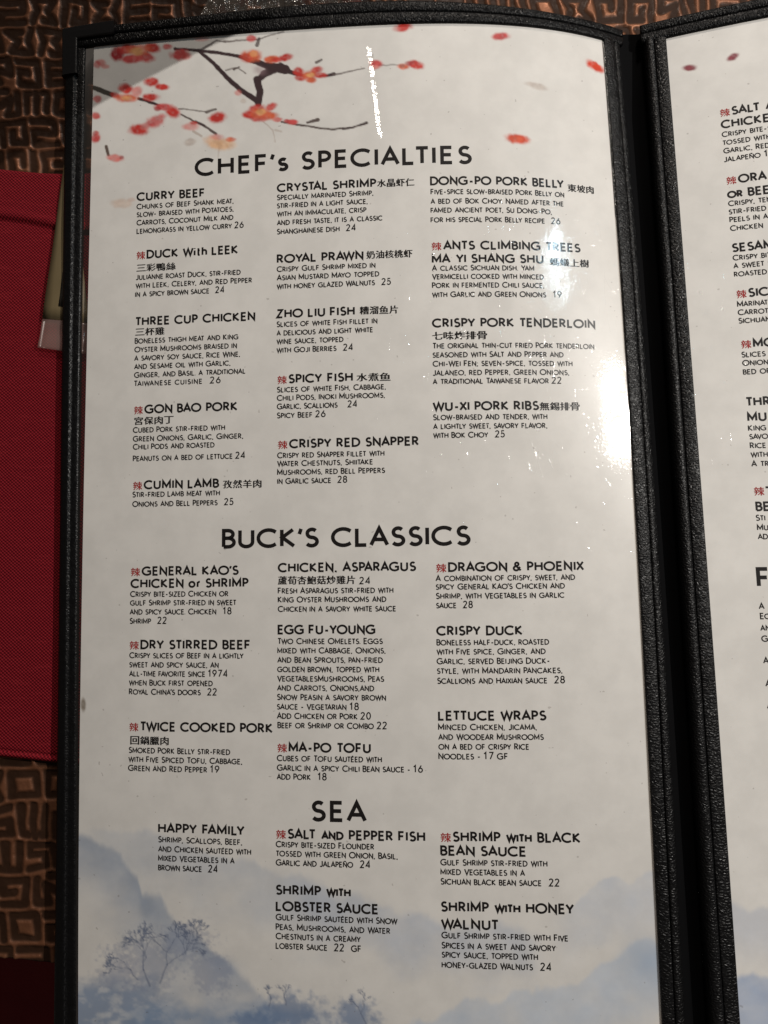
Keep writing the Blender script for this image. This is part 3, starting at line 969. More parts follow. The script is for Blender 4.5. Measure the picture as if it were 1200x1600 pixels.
# ---------------- the print
INK_N = 0.00005
DATA_LEFT = """
1|H|CHEF's SPECIALTIES|304|277|735|256
1|T|CURRY BEEF|213.3|314.6|318.8|308
1|D|Chunks of Beef Shank meat,|213.3|327.5|364.6|
1|D|slow- braised with Potatoes,|213.3|339.8|364.6|
1|D|Carrots, Coconut Milk and|213.3|352.7|364|
1|D|Lemongrass in yellow curry 26|213.3|366|380|356
1|T|*DUCK With LEEK|213|405|370.8|397
1|C|三彩鴨絲|213|425|275|
1|D|Julianne roast Duck, stir-fried|212|438|375.4|
1|D|with Leek, Celery, and Red Pepper|211.8|451|393|442
1|D|in a spicy brown sauce  24|211|464.6|350|
1|T|THREE CUP CHICKEN|211|509|397.5|501.7
1|C|三杯雞|211|525|257.5|
1|D|Boneless thigh meat and King|210.4|537.5|371.7|
1|D|Oyster Mushrooms braised in|210|551|369.6|
1|D|a savory soy sauce, Rice Wine,|209.6|564.3|374.6|
1|D|and Sesame oil with Garlic,|209.4|577.5|359.6|
1|D|Ginger, and Basil. a traditional|209.4|590.8|383|584
1|D|Taiwanese cuisine  26|209|604|344|
1|T|*GON BAO PORK|209|647|370|642
1|C|宮保肉丁|209|664|271.7|
1|D|Cubed Pork stir-fried with|207.5|676.7|351|
1|D|Green Onions, Garlic, Ginger,|207.5|689.8|379.6|686
1|D|Chili Pods and roasted|207.5|703|334.6|
1|D|Peanuts on a bed of lettuce 24|207.5|720.8|382.5|717
1|T|*CUMIN LAMB|207.5|765|341|762.5
1|C|孜然羊肉|348|763|410|
1|D|Stir-fried Lamb meat with|206.7|777.5|343|
1|D|Onions and Bell Peppers  25|206.7|791.7|364|790
2|T|CRYSTAL SHRIMP|432.5|300.4|586.7|293.5
2|C|水晶虾仁|589|292.5|648|
2|D|Specially marinated Shrimp,|432.5|313.3|583|
2|D|stir-fried in a light sauce,|432.5|326|574|
2|D|with an immaculate, crisp|432.5|339|572|
2|D|and fresh taste, it is a classic|432.5|352.4|596.7|345
2|D|Shanghainese dish  24|432.5|366.7|555.4|
2|T|ROYAL PRAWN|432.5|411.7|566.7|406
2|C|奶油核桃虾|572|404.5|645|
2|D|Crispy Gulf Shrimp mixed in|432.3|425.4|586|
2|D|Asian Mustard Mayo topped|432.3|438.8|592|
2|D|with honey glazed Walnuts  25|432.3|452.5|610|445
2|T|ZHO LIU FISH|431.7|497.5|553|493
2|C|糟溜鱼片|561.7|491.5|623|
2|D|Slices of white Fish fillet in|432|511.2|589|506
2|D|a delicious and light white|432|525|582|
2|D|wine sauce, topped|432|538.4|536|
2|D|with Goji Berries  24|432|552|551|
2|T|*SPICY FISH|433|599.6|550|596.5
2|C|水煮鱼|556.7|596|611|
2|D|Slices of white Fish, Cabbage,|432.5|613.3|602.5|609
2|D|Chili Pods, Inoki Mushrooms,|432.5|626.7|601|
2|D|Garlic, Scallions   24|432.5|640|557.5|
2|D|Spicy Beef 26|432.5|654|508|
2|T|*CRISPY RED SNAPPER|434|701|653|696.7
2|D|Crispy red Snapper fillet with|433|716|600|713
2|D|Water Chestnuts, Shiitake|433|729.3|582|
2|D|Mushrooms, red Bell Peppers|433|742.8|601|
2|D|in Garlic sauce  28|433|756.7|541.7|
3|T|DONG-PO PORK BELLY|672|289|880|295.5
3|C|東坡肉|886.7|299|929|
3|D|Five-spice slow-braised Pork Belly on|672.7|304|881|309
3|D|a bed of Bok Choy. Named after the|672.7|318|880|324
3|D|famed ancient poet, Su Dong-Po,|672.7|333|862|
3|D|for his special Pork Belly recipe  26|672.7|347|875|352
3|T|*ANTS CLIMBING TREES|674|391|906|395
3|T|MA YI SHANG SHU|674.7|411|848|413
3|C|螞蟻上樹|858.7|415|921|
3|D|A classic Sichuan dish. Yam|674.7|423.7|834|
3|D|Vermicelli cooked with minced|675|437|849|
3|D|Pork in fermented Chili sauce,|675|450.6|850|
3|D|with Garlic and Green Onions  19|675|465|877|466
3|T|CRISPY PORK TENDERLOIN|675|512.7|929|513.5
3|C|七味炸排骨|675|531|762|
3|D|The original thin-cut fried Pork tenderloin|675.7|545.3|928|546
3|D|seasoned with Salt and Pepper and|675.7|559.3|880|
3|D|Chi-Wei Fen; seven-spice, tossed with|676|573.3|894|
3|D|Jalaneo, red Pepper, Green Onions,|676|587|889|587
3|D|a traditional Taiwanese flavor 22|676|600.7|876.7|600
3|T|WU-XI PORK RIBS|676|642.7|841|641
3|C|無錫排骨|843|641|906.7|
3|D|Slow-braised and tender, with|676.5|656.8|854.7|655.5
3|D|a lightly sweet, savory flavor,|676.7|671|854.7|
3|D|with Bok Choy  25|676.7|685|788|
2|H|BUCK'S CLASSICS|346.7|857|733|853
1|T|*GENERAL KAO'S|204|900|371.7|898.3
1|T|CHICKEN or SHRIMP|203.8|919.6|387|917.5
1|D|Crispy bite-sized Chicken or|203.3|933|356|
1|D|gulf Shrimp stir-fried in sweet|203|946.8|368.8|945.5
1|D|and spicy sauce. Chicken  18|202.5|960.6|361|
1|D|Shrimp  22|202.5|975|259.6|
1|T|*DRY STIRRED BEEF|202|1015|390|1014.5
1|D|Crispy slices of Beef in a lightly|202|1029|380|1029
1|D|sweet and spicy sauce, an|201.8|1043|341|
1|D|all-time favorite since 1974|201.6|1057|355|
1|D|when Buck first opened|201.4|1071.2|331.7|
1|D|Royal China's doors  22|201.4|1085.4|338|
2|T|CHICKEN, ASPARAGUS|434|894.6|648.8|892.5
2|C|蘆荀杏鮑菇炒雞片|434|913.3|556|
2|D|24|561.5|913|578|
2|D|Fresh Asparagus stir-fried with|434|927.7|614|927
2|D|King Oyster Mushrooms and|434|941.8|603|
2|D|Chicken in a savory white sauce|434|956|618|956
2|T|EGG FU-YOUNG|433.8|991|585|991.5
2|D|Two Chinese Omelets. Eggs|433.5|1006.7|597.5|
2|D|mixed with Cabbage, Onions,|433.3|1021.2|602|
2|D|and Bean Sprouts, pan-fried|433.2|1035.8|597.5|
2|D|golden brown, topped with|433|1050.4|592|
2|D|VegetablesMushrooms, Peas|433|1065|599.6|
2|D|and Carrots, Onions,and|432.8|1079.5|584|
2|D|Snow Peasin a savory brown|432.7|1094|602.5|
2|D|sauce - Vegetarian 18|432.5|1108.8|560|
2|D|Add Chicken or Pork 20|432.5|1123.3|578.8|
2|D|Beef or Shrimp or Combo 22|433.5|1137.6|603.8|1140
2|T|*MA-PO TOFU|433|1175.4|578|1176.7
2|D|Cubes of Tofu sautéed with|432.5|1189.6|596|1191.5
2|D|Garlic in a spicy Chili Bean sauce - 16|432.5|1203.8|660|1208
2|D|add Pork  18|432.3|1218.2|509.6|
3|T|*DRAGON & PHOENIX|681|892.7|911.6|893
3|D|A combination of crispy, sweet, and|680.5|907.4|898|907.5
3|D|spicy General Kao's Chicken and|680.7|921.8|882|
3|D|Shrimp, with Vegetables in garlic|681|936.2|881|
3|D|sauce  28|681.3|950.8|738|
3|T|CRISPY DUCK|681.7|993|815.4|993
3|D|Boneless half-duck, roasted|682|1008.3|857.4|1008
3|D|with Five spice, Ginger, and|682|1023.3|852|
3|D|Garlic, served Beijing Duck-|682.2|1038.2|858.4|
3|D|style, with Mandarin Pancakes,|682.5|1053.2|878.4|
3|D|Scallions and Haixian sauce  28|683|1068.2|882|1068.5
3|T|LETTUCE WRAPS|684.5|1126|852.5|1126
3|D|Minced Chicken, Jicama,|684.5|1141|838.5|
3|D|and Woodear Mushrooms|684.7|1156.2|849|1156.5
3|D|on a bed of crispy Rice|685|1171.5|826|
3|D|Noodles - 17 GF|685|1186.7|793|
1|T|*TWICE COOKED PORK|201.7|1141.7|425|1146
1|C|回鍋臘肉|203|1163|265|
1|D|Smoked Pork Belly stir-fried|201|1176.5|359|1180
1|D|with Five Spiced Tofu, Cabbage,|200.5|1190.5|378|1195
1|D|Green and Red Pepper 19|200|1204.6|342|
2|H|SEA|486|1283|571|1286
0|T|HAPPY FAMILY|247|1301.7|381|1305.5
0|D|Shrimp, Scallops, Beef,|247|1316|378|1321
0|D|and Chicken sautéed with|247|1331|391.7|1336
0|D|mixed Vegetables in a|247|1345.3|366|
0|D|brown sauce  24|247|1360|339.6|
2|T|*SALT -and PEPPER FISH|431|1310|663|1315.4
2|D|Crispy bite-sized Flounder|430.8|1323.8|583.8|1328
2|D|tossed with green Onion, Basil,|430.8|1338|621|1343
2|D|Garlic and Jalapeño  24|430.8|1352.3|578|1357
2|T|SHRIMP -with|430.8|1398|546.7|1402
2|T|LOBSTER SAUCE|430.8|1423.3|589.8|1429
2|D|Gulf Shrimp sautéed with Snow|430.7|1437.3|620.5|1445
2|D|Peas, Mushrooms, and Water|430.7|1453|609|
2|D|Chestnuts in a creamy|430.7|1467.5|563|
2|D|Lobster sauce  22  GF|430.7|1482.4|563.6|1488
3|T|*SHRIMP -with BLACK|688|1315|906|1317.5
3|T|BEAN SAUCE|688|1336.8|820.8|1339
3|D|Gulf Shrimp stir-fried with|688|1352|854.7|1355
3|D|mixed Vegetables in a|688.2|1367|819.8|
3|D|Sichuan black bean sauce  22|688.3|1381.7|873.5|1386
3|T|SHRIMP -with HONEY|688.8|1425|896|1428.5
3|T|WALNUT|689|1451.8|778.6|1453.5
3|D|Gulf Shrimp stir-fried with Five|689.7|1466.5|887|1471
3|D|Spices in a sweet and savory|689.8|1482|868|
3|D|spicy sauce, topped with|690|1497|840|1500
3|D|honey-glazed Walnuts  24|690|1512.6|861|1517
"""
DATA_RIGHT = """
T|*SALT A|1125|182.8
T|CHICKEN|1126.7|201.7
D|Crispy bite-s|1128|214.9
D|tossed with|1129|227.6
D|Garlic, Red|1130.5|240.5
D|Jalapeño 18|1131|253.9
T|*ORA|1135|288.7
T|-or BEE|1136.5|310.5
D|Crispy, ten|1138|322.8
D|stir-fried w|1138.7|335.6
D|Peels in a|1140|348
D|Chicken|1141|361.5
T|SESAM|1144|394.5
D|Crispy bit|1145|407.6
D|a sweet s|1146|420
D|roasted|1147|433
T|*SIC|1150.7|466
D|Marinat|1151.9|480
D|Carrots|1153|493
D|Sichuan|1154|506
T|*MO|1158|544.5
D|Slices |1158.6|559
D|Onion|1160|572
D|bed of|1161|585.7
T|THR|1165.3|635.3
T|MU|1168|659
D|King|1169|673.7
D|savo|1170.8|686.8
D|Rice|1171.9|701
D|with|1173|715
D|A tr|1174|729.4
T|*"|1178|774
T|BE|1181|799
D|Sti|1181|814
D|Mu|1183|829
D|ad|1184|843
H|F|1183|918.5
D|A|1185.6|952
D|Ec|1187.7|967.7
D|an|1188|986
D|G|1189.8|1003
D|A|1192.5|1037
D|A|1196|1073
D|A|1198.5|1107.7
"""


def emit(name, fn, V, F, idx, parent, label=None):
    V = np.array(V)
    X = sheet(fn, V[:, 0], V[:, 1], INK_N + V[:, 2])
    return mesh_obj(name, X, F, [INK, RED], parent, midx=idx, smooth=True, label=label)


def flush(cur, fn, parent):
    if cur and cur['F']:
        emit(cur['name'], fn, cur['V'], cur['F'], cur['i'], parent, cur['label'])


cur, prevk = None, None
for ln in DATA_LEFT.strip().split('\n'):
    _, k, text, x0, y0, x1, yr = ln.split('|')
    word = text.replace('*', '').replace('-with', 'with').replace('-and', 'and').lower()
    if k == 'H' or (k == 'T' and prevk != 'T'):
        flush(cur, left_raw, left_page)
        cur = dict(name='section_heading' if k == 'H' else 'dish_entry', V=[], F=[], i=[],
                   label=('large black heading ' if k == 'H' else 'printed entry ') + word)
    draw_line(left_raw, k, text, float(x0), float(y0), float(x1), float(yr) if yr else None, cur['V'], cur['F'], cur['i'])
    prevk = k
flush(cur, left_raw, left_page)
cur, prevk = None, None
for ln in DATA_RIGHT.strip().split('\n'):
    k, text, x0, y0 = ln.split('|')
    if k == 'H' or (k == 'T' and prevk != 'T') or prevk == 'H':
        flush(cur, right_raw, right_page)
        cur = dict(name='section_heading' if k == 'H' else 'dish_entry', V=[], F=[], i=[], label=None)
    draw_line(right_raw, k, text, float(x0), float(y0), None, None, cur['V'], cur['F'], cur['i'], 1.0)
    prevk = k
flush(cur, right_raw, right_page)

# ---------------- bindings: a rounded profile swept along an edge of a sheet


def sweep(name, fn, pu, pv, du, dv, prof, mat, parent, label=None, scale=None):
    """pu, pv: stations along the edge; (du, dv): outward direction; prof: closed loop of (offset, height); scale: offset scale per station"""
    prof = np.array(prof)
    k = len(prof)
    sc = np.ones(len(pu)) if scale is None else np.asarray(scale)
    U = pu[:, None] + du * prof[None, :, 0] * sc[:, None]
    V = pv[:, None] + dv * prof[None, :, 0] * sc[:, None]
    N = np.broadcast_to(prof[None, :, 1], U.shape)
    X = sheet(fn, U, V, N).reshape(-1, 3)
    F = grid_faces(len(pu), k, True).tolist()
    F = [f[::-1] for f in F]
    F += [list(range(k)), list(range((len(pu) - 1) * k, len(pu) * k))[::-1]]
    return mesh_obj(name, X, F, mat, parent, label=label)


def rounded(x0, x1, top, bot, r=0.0006, n=4):
    """closed profile loop of a soft-edged strip from offset x0 to x1"""
    pts = [(x0, bot), (x0, top - r)]
    pts += [(x0 + r - r * math.cos(t), top - r + r * math.sin(t)) for t in np.linspace(.2, math.pi / 2, n)]
    m = np.linspace(x0 + r, x1 - r, 7)[1:-1]
    pts += [(x, top + 0.00018 * math.sin((x - x0) / (x1 - x0) * math.pi)) for x in m]
    pts += [(x1 - r + r * math.sin(t), top - r + r * math.cos(t)) for t in np.linspace(0, math.pi / 2 - .2, n)]
    pts += [(x1, top - r), (x1, bot)]
    return pts


vs = np.linspace(0.0072, VB - .008, 420)
# left edge
bu, bv = on_sheet(left_raw, [135, 130, 127, 124, 121, 119.5, 118.5], [75, 230, 420, 630, 900, 1200, 1598])
PI_ = np.polyfit(bv, bu, 2)
ou, ov = on_sheet(left_raw, [102, 101.5, 99, 96, 93, 89, 85], [75, 230, 420, 630, 900, 1200, 1598])
PO_ = np.polyfit(ov, ou, 2)
wl = np.polyval(PI_, vs) - np.polyval(PO_, vs)
prof = [(0, -.0012), (0, .0002), (.10, .0006), (.30, .0007), (.40, .0008), (.44, .0014), (.5, .00165), (.57, .0016), (.66, .0015), (.8, .0014), (.92, .001), (1.0, .0002), (1.0, -.0012)]
lb = sweep('binding', left_raw, np.polyval(PI_, vs), vs, -1, 0, prof, LEATHER_SIDE, menu, 'narrow black binding along the outer left edge', wl)
# sewn line on it, grey dashes standing in for the crest's glint
st_v, st_f = [], []
for k, vv in enumerate(np.arange(-0.028, VB, -0.0030)):
    w = np.interp(-vv, -vs, wl)
    u0 = float(np.polyval(PI_, vv) - w * .42)
    j = rng.uniform(-.00012, .00012)
    pu = np.array([u0 + j - .00016, u0 + j + .00016])
    q = sheet(left_raw, np.array([pu[0], pu[1], pu[1] + rng.uniform(-1, 1) * .0002, pu[0] + rng.uniform(-1, 1) * .0002]),
              np.array([vv, vv, vv - .0022, vv - .0022]), np.array([.00125, .00125, .00125, .00125]))
    mid = sheet(left_raw, np.array([pu[0], pu[1]]), np.array([vv - .0011] * 2), np.array([.00165, .0016]))
    b0 = len(st_v)
    st_v += [q[0], q[1], mid[1], mid[0], q[2], q[3]]
    st_f += [[b0, b0 + 3, b0 + 2, b0 + 1], [b0 + 3, b0 + 5, b0 + 4, b0 + 2]]
mesh_obj('stitch_glint', st_v, st_f, GLINT_THREAD, lb)
# clear margin between the binding and the paper
k = np.linspace(0, 1, 7)[None, :]
vv = np.linspace(-0.0005, VB, 200)[:, None]
U = (np.polyval(PI_, vv) - .0004) * (1 - k) + (uL(vv) - 0.00002) * k
mesh_obj('clear_sleeve', sheet(left_raw, U, vv + 0 * k, 0.0001).reshape(-1, 3), grid_faces(*U.shape), VINYL, menu, label='clear vinyl margin beside the left page')

# spine-side edge of the left page: a flat strip, a seam, a strip that falls away
v2 = np.linspace(0.0012, VB - .008, 420)
wid = np.interp(-v2, [0, .05, .2, .36, .42], [1.0, 1.0, .93, .80, .78])
mesh_strip = sweep('binding', left_raw, uR(v2), v2, 1, 0, rounded(-.0004, .0049, .0011, -.0010, .0005), LEATHER, menu, 'black binding strip along the inner edge of the left page', wid)
fall = [(.0050, -.0012), (.0050, .0002), (.0052, .0007), (.0057, .0010), (.0066, .0010), (.0078, .0007), (.0088, .0001), (.0094, -.0008), (.0096, -.0022), (.0090, -.0032), (.0070, -.0030)]
sweep('binding', left_raw, uR(v2), v2, 1, 0, fall, LEATHER, menu, 'folded black strip that falls into the valley of the spine', wid)
# vinyl edge that peeps out along the right edge of the paper
U = np.stack([uR(v2) - .0011, uR(v2) - .0003], 1)
mesh_obj('clear_sleeve', sheet(left_raw, U, np.stack([v2, v2], 1), np.full(U.shape, .00025)).reshape(-1, 3), grid_faces(*U.shape), VINYL, menu)

# right page: roll beside the valley, seam, flat strip
v3 = np.linspace(0.0012, VB - .008, 420)
wr = np.interp(-v3, [0, .1, .25, .37, .42], [.92, .92, 1.0, 1.06, 1.08])
flat = rounded(-.0003, .0048, .0009, -.0010, .0005)
sweep('binding', right_raw, np.zeros(len(v3)), v3, -1, 0, flat, LEATHER, menu, 'flat black strip along the inner edge of the right page', wr)
roll = [(.0049, -.0014), (.0049, .0004), (.0052, .0011), (.0058, .0015), (.0066, .0017), (.0075, .0016), (.0083, .0011), (.0090, .0003), (.0095, -.0010), (.0096, -.0026), (.0086, -.0034), (.0066, -.0032)]
sweep('binding', right_raw, np.zeros(len(v3)), v3, -1, 0, roll, LEATHER, menu, 'rounded black roll beside the valley of the spine', wr)
# valley
n = 9
k = np.linspace(0, 1, n)[None, :, None]
vv = np.linspace(0.0078, VB - .008, 200)
wA = np.interp(-vv, -v2, wid)
wB = np.interp(-vv, -v3, wr)
A = sheet(left_raw, uR(vv) + .0088 * wA, vv, np.full(len(vv), -.0020))[:, None]
B = sheet(right_raw, -.0088 * wB, vv, np.full(len(vv), -.0022))[:, None]
mid = (A + B) / 2 - np.array([0, 0, .0075])
X = A * (1 - k) ** 2 + 2 * k * (1 - k) * mid + B * k ** 2
X[..., 2] = np.maximum(X[..., 2], 0.0006)
mesh_obj('spine', X.reshape(-1, 3), grid_faces(len(vv), n), CLOTH, menu, label='deep black cloth valley between the two pages')

# top edges
tu, tv = on_sheet(left_raw, [108, 182, 400, 546, 650, 750, 825, 900, 975], [49, 38, 20, 6.7, 3.3, 5, 19, 33, 50])
PTO = np.polyfit(tu, tv, 4)
us = np.linspace(float(np.polyval(PO_, 0)), float(uR(0) + .0096), 360)
vin = vT(us) - .0005
wt = np.clip(np.polyval(PTO, us) - vin, .0035, .012)
top1 = rounded(0.0, 0.50, .0010, -.0010, .0004)
top1 = [(o, h) for o, h in top1]


def unit_profile(x0, x1, top, bot):
    f = np.linspace(0, 1, 9)
    return [(x0, bot)] + [(x0 + (x1 - x0) * q, top - .0005 + .0005 * math.sin(math.pi * min(1, max(0, q))) ** .35) for q in f] + [(x1, bot)]


sweep('binding', left_raw, us, vin, 0, 1, unit_profile(0, .52, .0013, -.001), LEATHER_TOP, menu, 'lower strip of the black binding over the left page', wt)
sweep('binding', left_raw, us, vin, 0, 1, unit_profile(.525, 1.0, .0015, -.001), LEATHER_TOP, menu, 'upper strip of the black binding over the left page', wt)
ru, rv = on_sheet(right_raw, [1012, 1100, 1200], [60, 24, 0])
us = np.linspace(-.0096, W + .008, 260)
wt = np.full(len(us), 0.0080)
sweep('binding', right_raw, us, np.full(len(us), .0002), 0, 1, unit_profile(0, .52, .0013, -.001), LEATHER_TOP, menu, 'lower strip of the black binding over the right page', wt)
sweep('binding', right_raw, us, np.full(len(us), .0002), 0, 1, unit_profile(.525, 1.0, .0015, -.001), LEATHER_TOP, menu, 'upper strip of the black binding over the right page', wt)
# bottom and far edges, out of the picture
us = np.linspace(float(np.polyval(PO_, VB)), float(uR(VB) + .0096), 60)
sweep('binding', left_raw, us, np.full(len(us), VB + .0004), 0, -1, rounded(0, .0085, .0012, -.001), LEATHER_TOP, menu)
us = np.linspace(-.0096, W + .008, 60)
sweep('binding', right_raw, us, np.full(len(us), VB + .0004), 0, -1, rounded(0, .0085, .0012, -.001), LEATHER_TOP, menu)
v3 = np.linspace(0.0004, VB, 120)
sweep('binding', right_raw, np.full(len(v3), W - .0004), v3, 1, 0, rounded(0, .0085, .0012, -.001), LEATHER, menu)

# corner protector of folded black metal
cu, cv = on_sheet(left_raw, [101.5, 182, 182, 125, 124, 101.5], [51, 37.5, 57, 65, 119, 123])


def corner(name):
    V, F = [], []
    outer = [(cu[5] - .0004, cv[5]), (cu[0] - .0004, cv[0] + .0006), (cu[1], cv[1] + .0006)]
    inner = [(cu[4], cv[4]), (cu[3], cv[3]), (cu[2], cv[2])]
    nseg = 8
    cols = []
    for leg in (0, 1):
        for i in range(nseg + (leg == 1)):
            f = i / nseg
            o = np.array(outer[leg]) * (1 - f) + np.array(outer[leg + 1]) * f
            q = np.array(inner[leg]) * (1 - f) + np.array(inner[leg + 1]) * f
            cols.append((o, q))
    prof = [(0, -.0016), (0, .0014), (.05, .0020), (.12, .00225), (.5, .0023), (.90, .00225), (.97, .0021), (1, .0016), (1, .0004)]
    for o, q in cols:
        for f, h in prof:
            p = o * (1 - f) + q * f
            V.append((p[0], p[1], h))
    V = np.array(V)
    X = sheet(left_raw, V[:, 0], V[:, 1], V[:, 2])
    k = len(prof)
    F = grid_faces(len(cols), k).tolist()
    F += [list(range(k)), list(range((len(cols) - 1) * k, len(cols) * k))[::-1]]
    o = mesh_obj(name, X, F, CORNER, menu, smooth=False, label='folded black metal corner at the top left')
    m = o.modifiers.new('bevel', 'BEVEL')
    m.width = .00018
    m.segments = 2
    return o


corner('corner_cap')

# ------------------------------------------------------------------ table
t = NT('stamped_copper')
g = t.attr('groove').outputs['Fac']
p = t.obj()
var = t.noise(p, 130, 4, 0.6)
ridge = t.mix(var, (0.18, 0.072, 0.036, 1), (0.29, 0.12, 0.060, 1))
pit = t.mix(var, (0.020, 0.009, 0.005, 1), (0.045, 0.022, 0.013, 1))
t.set(Base_Color=t.mix(g, ridge, pit), Metallic=t.remap(g, 0, 1, 0.6, 0.05), Roughness=t.remap(t.noise(p, 220, 3), .3, .7, .40, .55), Specular_IOR_Level=t.remap(g, 0, 1, 0.5, 0.12))
t.put(t.bsdf.inputs['Normal'], t.bump(t.math('ADD', t.math('MULTIPLY', t.noise(p, 420, 3), 0.00022), t.math('MULTIPLY', t.noise(p, 90, 2), 0.0012))))
COPPER = t.m

CELL = 0.0135
SIGNS = [
    [[(.9, .84), (.2, .84), (.15, .16), (.86, .16), (.86, .52), (.52, .5)]],
    [[(.86, .84), (.16, .84), (.16, .5), (.84, .5), (.84, .16), (.1, .16)]],
    [[(.15, .1), (.15, .84), (.85, .84), (.85, .1)], [(.5, .8), (.5, .14)]],
    [[(.15, .08), (.15, .84), (.85, .84), (.85, .18), (.46, .18), (.46, .5)]],
    [[(.86, .84), (.16, .84), (.16, .16), (.86, .16)], [(.2, .5), (.84, .52)]],
    [[(.16, .2), (.16, .82), (.84, .82), (.84, .18), (.16, .18)]],
    [[(.14, .2), (.14, .84), (.5, .84), (.36, .36), (.84, .6), (.84, .12), (.5, .14)]],
    [[(.14, .12), (.3, .5), (.16, .84), (.84, .84), (.62, .46), (.86, .14), (.5, .16)]],
    [[(.14, .84), (.62, .84), (.62, .44), (.16, .42), (.16, .14), (.86, .14), (.88, .86)]],
    [[(.5, .9), (.5, .1)], [(.16, .84), (.16, .16), (.3, .14)], [(.84, .84), (.84, .16), (.7, .14)]],
]
TX0, TX1, TY1 = -0.16, 0.40, 0.13
ea, eb = on_level(0, 1497, 0.0), on_level(85, 1507, 0.0)


def table_edge(x):
    return ea[1] + (x - ea[0]) / (eb[0] - ea[0]) * (eb[1] - ea[1])


step = 0.00056
gx = np.arange(TX0, TX1, step)
ny = int((TY1 + 0.395) / step)
f = np.linspace(0, 1, ny)[:, None]
edge = table_edge(gx) + (fbm(gx / .006, gx * 0, 51, 2) - .5) * .0010
Y = TY1 * (1 - f) + edge[None, :] * f
X = np.broadcast_to(gx[None, :], Y.shape)
wx = X + (fbm(X / .012, Y / .012, 61, 2) - .5) * .0034 + (Y * 0.10)
wy = Y + (fbm(X / .013, Y / .012, 62, 2) - .5) * .0034
row = np.floor(wy / CELL).astype(int)
offs = np.array([((r * 7919) % 100) / 100 for r in range(-200, 200)])
cx = wx / CELL + offs[row + 200]
ci = np.floor(cx).astype(int)
lx, ly = cx - ci, wy / CELL - row
pick = ((ci * 73856093) ^ (row * 19349663)) & 0x7FFFFFFF
sign = (pick // 7) % len(SIGNS)
fx, fy = (pick // 91) % 2, (pick // 183) % 2
lx = np.where(fx == 1, 1 - lx, lx)
ly = np.where(fy == 1, 1 - ly, ly)
D = np.full(X.shape, 9.0)
for si, S in enumerate(SIGNS):
    m = sign == si
    a, b = lx[m], ly[m]
    d = np.full(a.shape, 9.0)
    for pl in S:
        for (xa, ya), (xb, yb) in zip(pl[:-1], pl[1:]):
            dx, dy = xb - xa, yb - ya
            tt = np.clip(((a - xa) * dx + (b - ya) * dy) / (dx * dx + dy * dy), 0, 1)
            d = np.minimum(d, np.hypot(a - xa - tt * dx, b - ya - tt * dy))
    D[m] = d
hw = 0.105 + 0.04 * fbm(X / .009, Y / .009, 64, 2)
gr = sstep(hw + .055, hw - .045, D)
rim = np.exp(-((D - hw - .045) / .05) ** 2)
Z = -0.0007 * gr + 0.00006 * rim + 0.0003 * (fbm(X / .02, Y / .02, 66, 2) - .5)
Z -= Z.max()
top = np.stack([X, Y, Z], -1).reshape(-1, 3)
nr, nc = X.shape
# the slab's rim and underside
border = np.concatenate([np.arange(nc), np.arange(1, nr) * nc + nc - 1, (nr - 1) * nc + np.arange(nc - 2, -1, -1), np.arange(nr - 2, 0, -1) * nc])
low = top[border].copy()
low[:, 2] = -0.03
b0 = len(top)
nb = len(border)
i = np.arange(nb)
F = np.concatenate([grid_faces(nr, nc)[:, ::-1], np.stack([border, border[(i + 1) % nb], b0 + (i + 1) % nb, b0 + i], -1)])
table = mesh_obj('table_top', np.concatenate([top, low]), F, COPPER, loc=(0.12, -0.12, -0.03), kind='structure',
                 label='copper table top stamped with rows of square spiral signs', cat='table')
at = table.data.attributes.new('groove', 'FLOAT', 'POINT')
at.data.foreach_set('value', np.concatenate([gr.ravel(), np.zeros(nb)]).astype(np.float32))

# ------------------------------------------------------------------ red napkin
t = NT('red_weave')
p = t.obj()
sep = t.node('ShaderNodeSeparateXYZ')
t.put(sep.inputs[0], t.mapping(p, (1, 1, 1), (0, 0, 0.05)))
K = 2 * math.pi / 0.00150
jn = t.math('MULTIPLY', t.noise(p, 300, 2), 1.6)
wa = t.math('SINE', t.math('ADD', t.math('MULTIPLY', sep.outputs[0], K), jn))
wv = t.math('SINE', t.math('ADD', t.math('MULTIPLY', sep.outputs[1], K * 1.15), jn))
dots = t.math('MULTIPLY', wa, wv)
thick = t.noise(t.mapping(p, (1, 9, 1)), 110, 2)
thr = t.math('ADD', t.remap(dots, -.9, .9), t.math('MULTIPLY', t.noise(p, 1400, 1), .5))
colr = t.mix(t.remap(thr, .25, 1.30), (0.072, 0.0010, 0.0042, 1), (0.27, 0.013, 0.022, 1))
colr = t.mix(t.math('MULTIPLY', t.remap(thick, .52, .75), .25), colr, (0.30, 0.02, 0.028, 1))
t.set(Base_Color=colr, Roughness=0.8, Specular_IOR_Level=0.12)
t.put(t.bsdf.inputs['Sheen Weight'], 0.0)
t.put(t.bsdf.inputs['Sheen Tint'], (0.8, 0.25, 0.25, 1))
t.put(t.bsdf.inputs['Normal'], t.bump(t.math('MULTIPLY', thr, 0.00022)))
WEAVE = t.m


def slab_from_height(name, X, Y, H, mat, base_z, **kw):
    """closed cushion-like solid: top at H, flat underside at base_z"""
    nr, nc = X.shape
    top = np.stack([X, Y, H], -1).reshape(-1, 3)
    bot = top.copy()
    bot[:, 2] = base_z
    F = grid_faces(nr, nc)
    border = np.concatenate([np.arange(nc), np.arange(1, nr) * nc + nc - 1, (nr - 1) * nc + np.arange(nc - 2, -1, -1), np.arange(nr - 2, 0, -1) * nc])
    n0, nb = len(top), len(border)
    i = np.arange(nb)
    side = np.stack([border, border[(i + 1) % nb], border[(i + 1) % nb] + n0, border + n0], -1)
    FF = np.concatenate([F[:, ::-1], side, F + n0])
    return mesh_obj(name, np.concatenate([top, bot]), FF, mat, **kw)


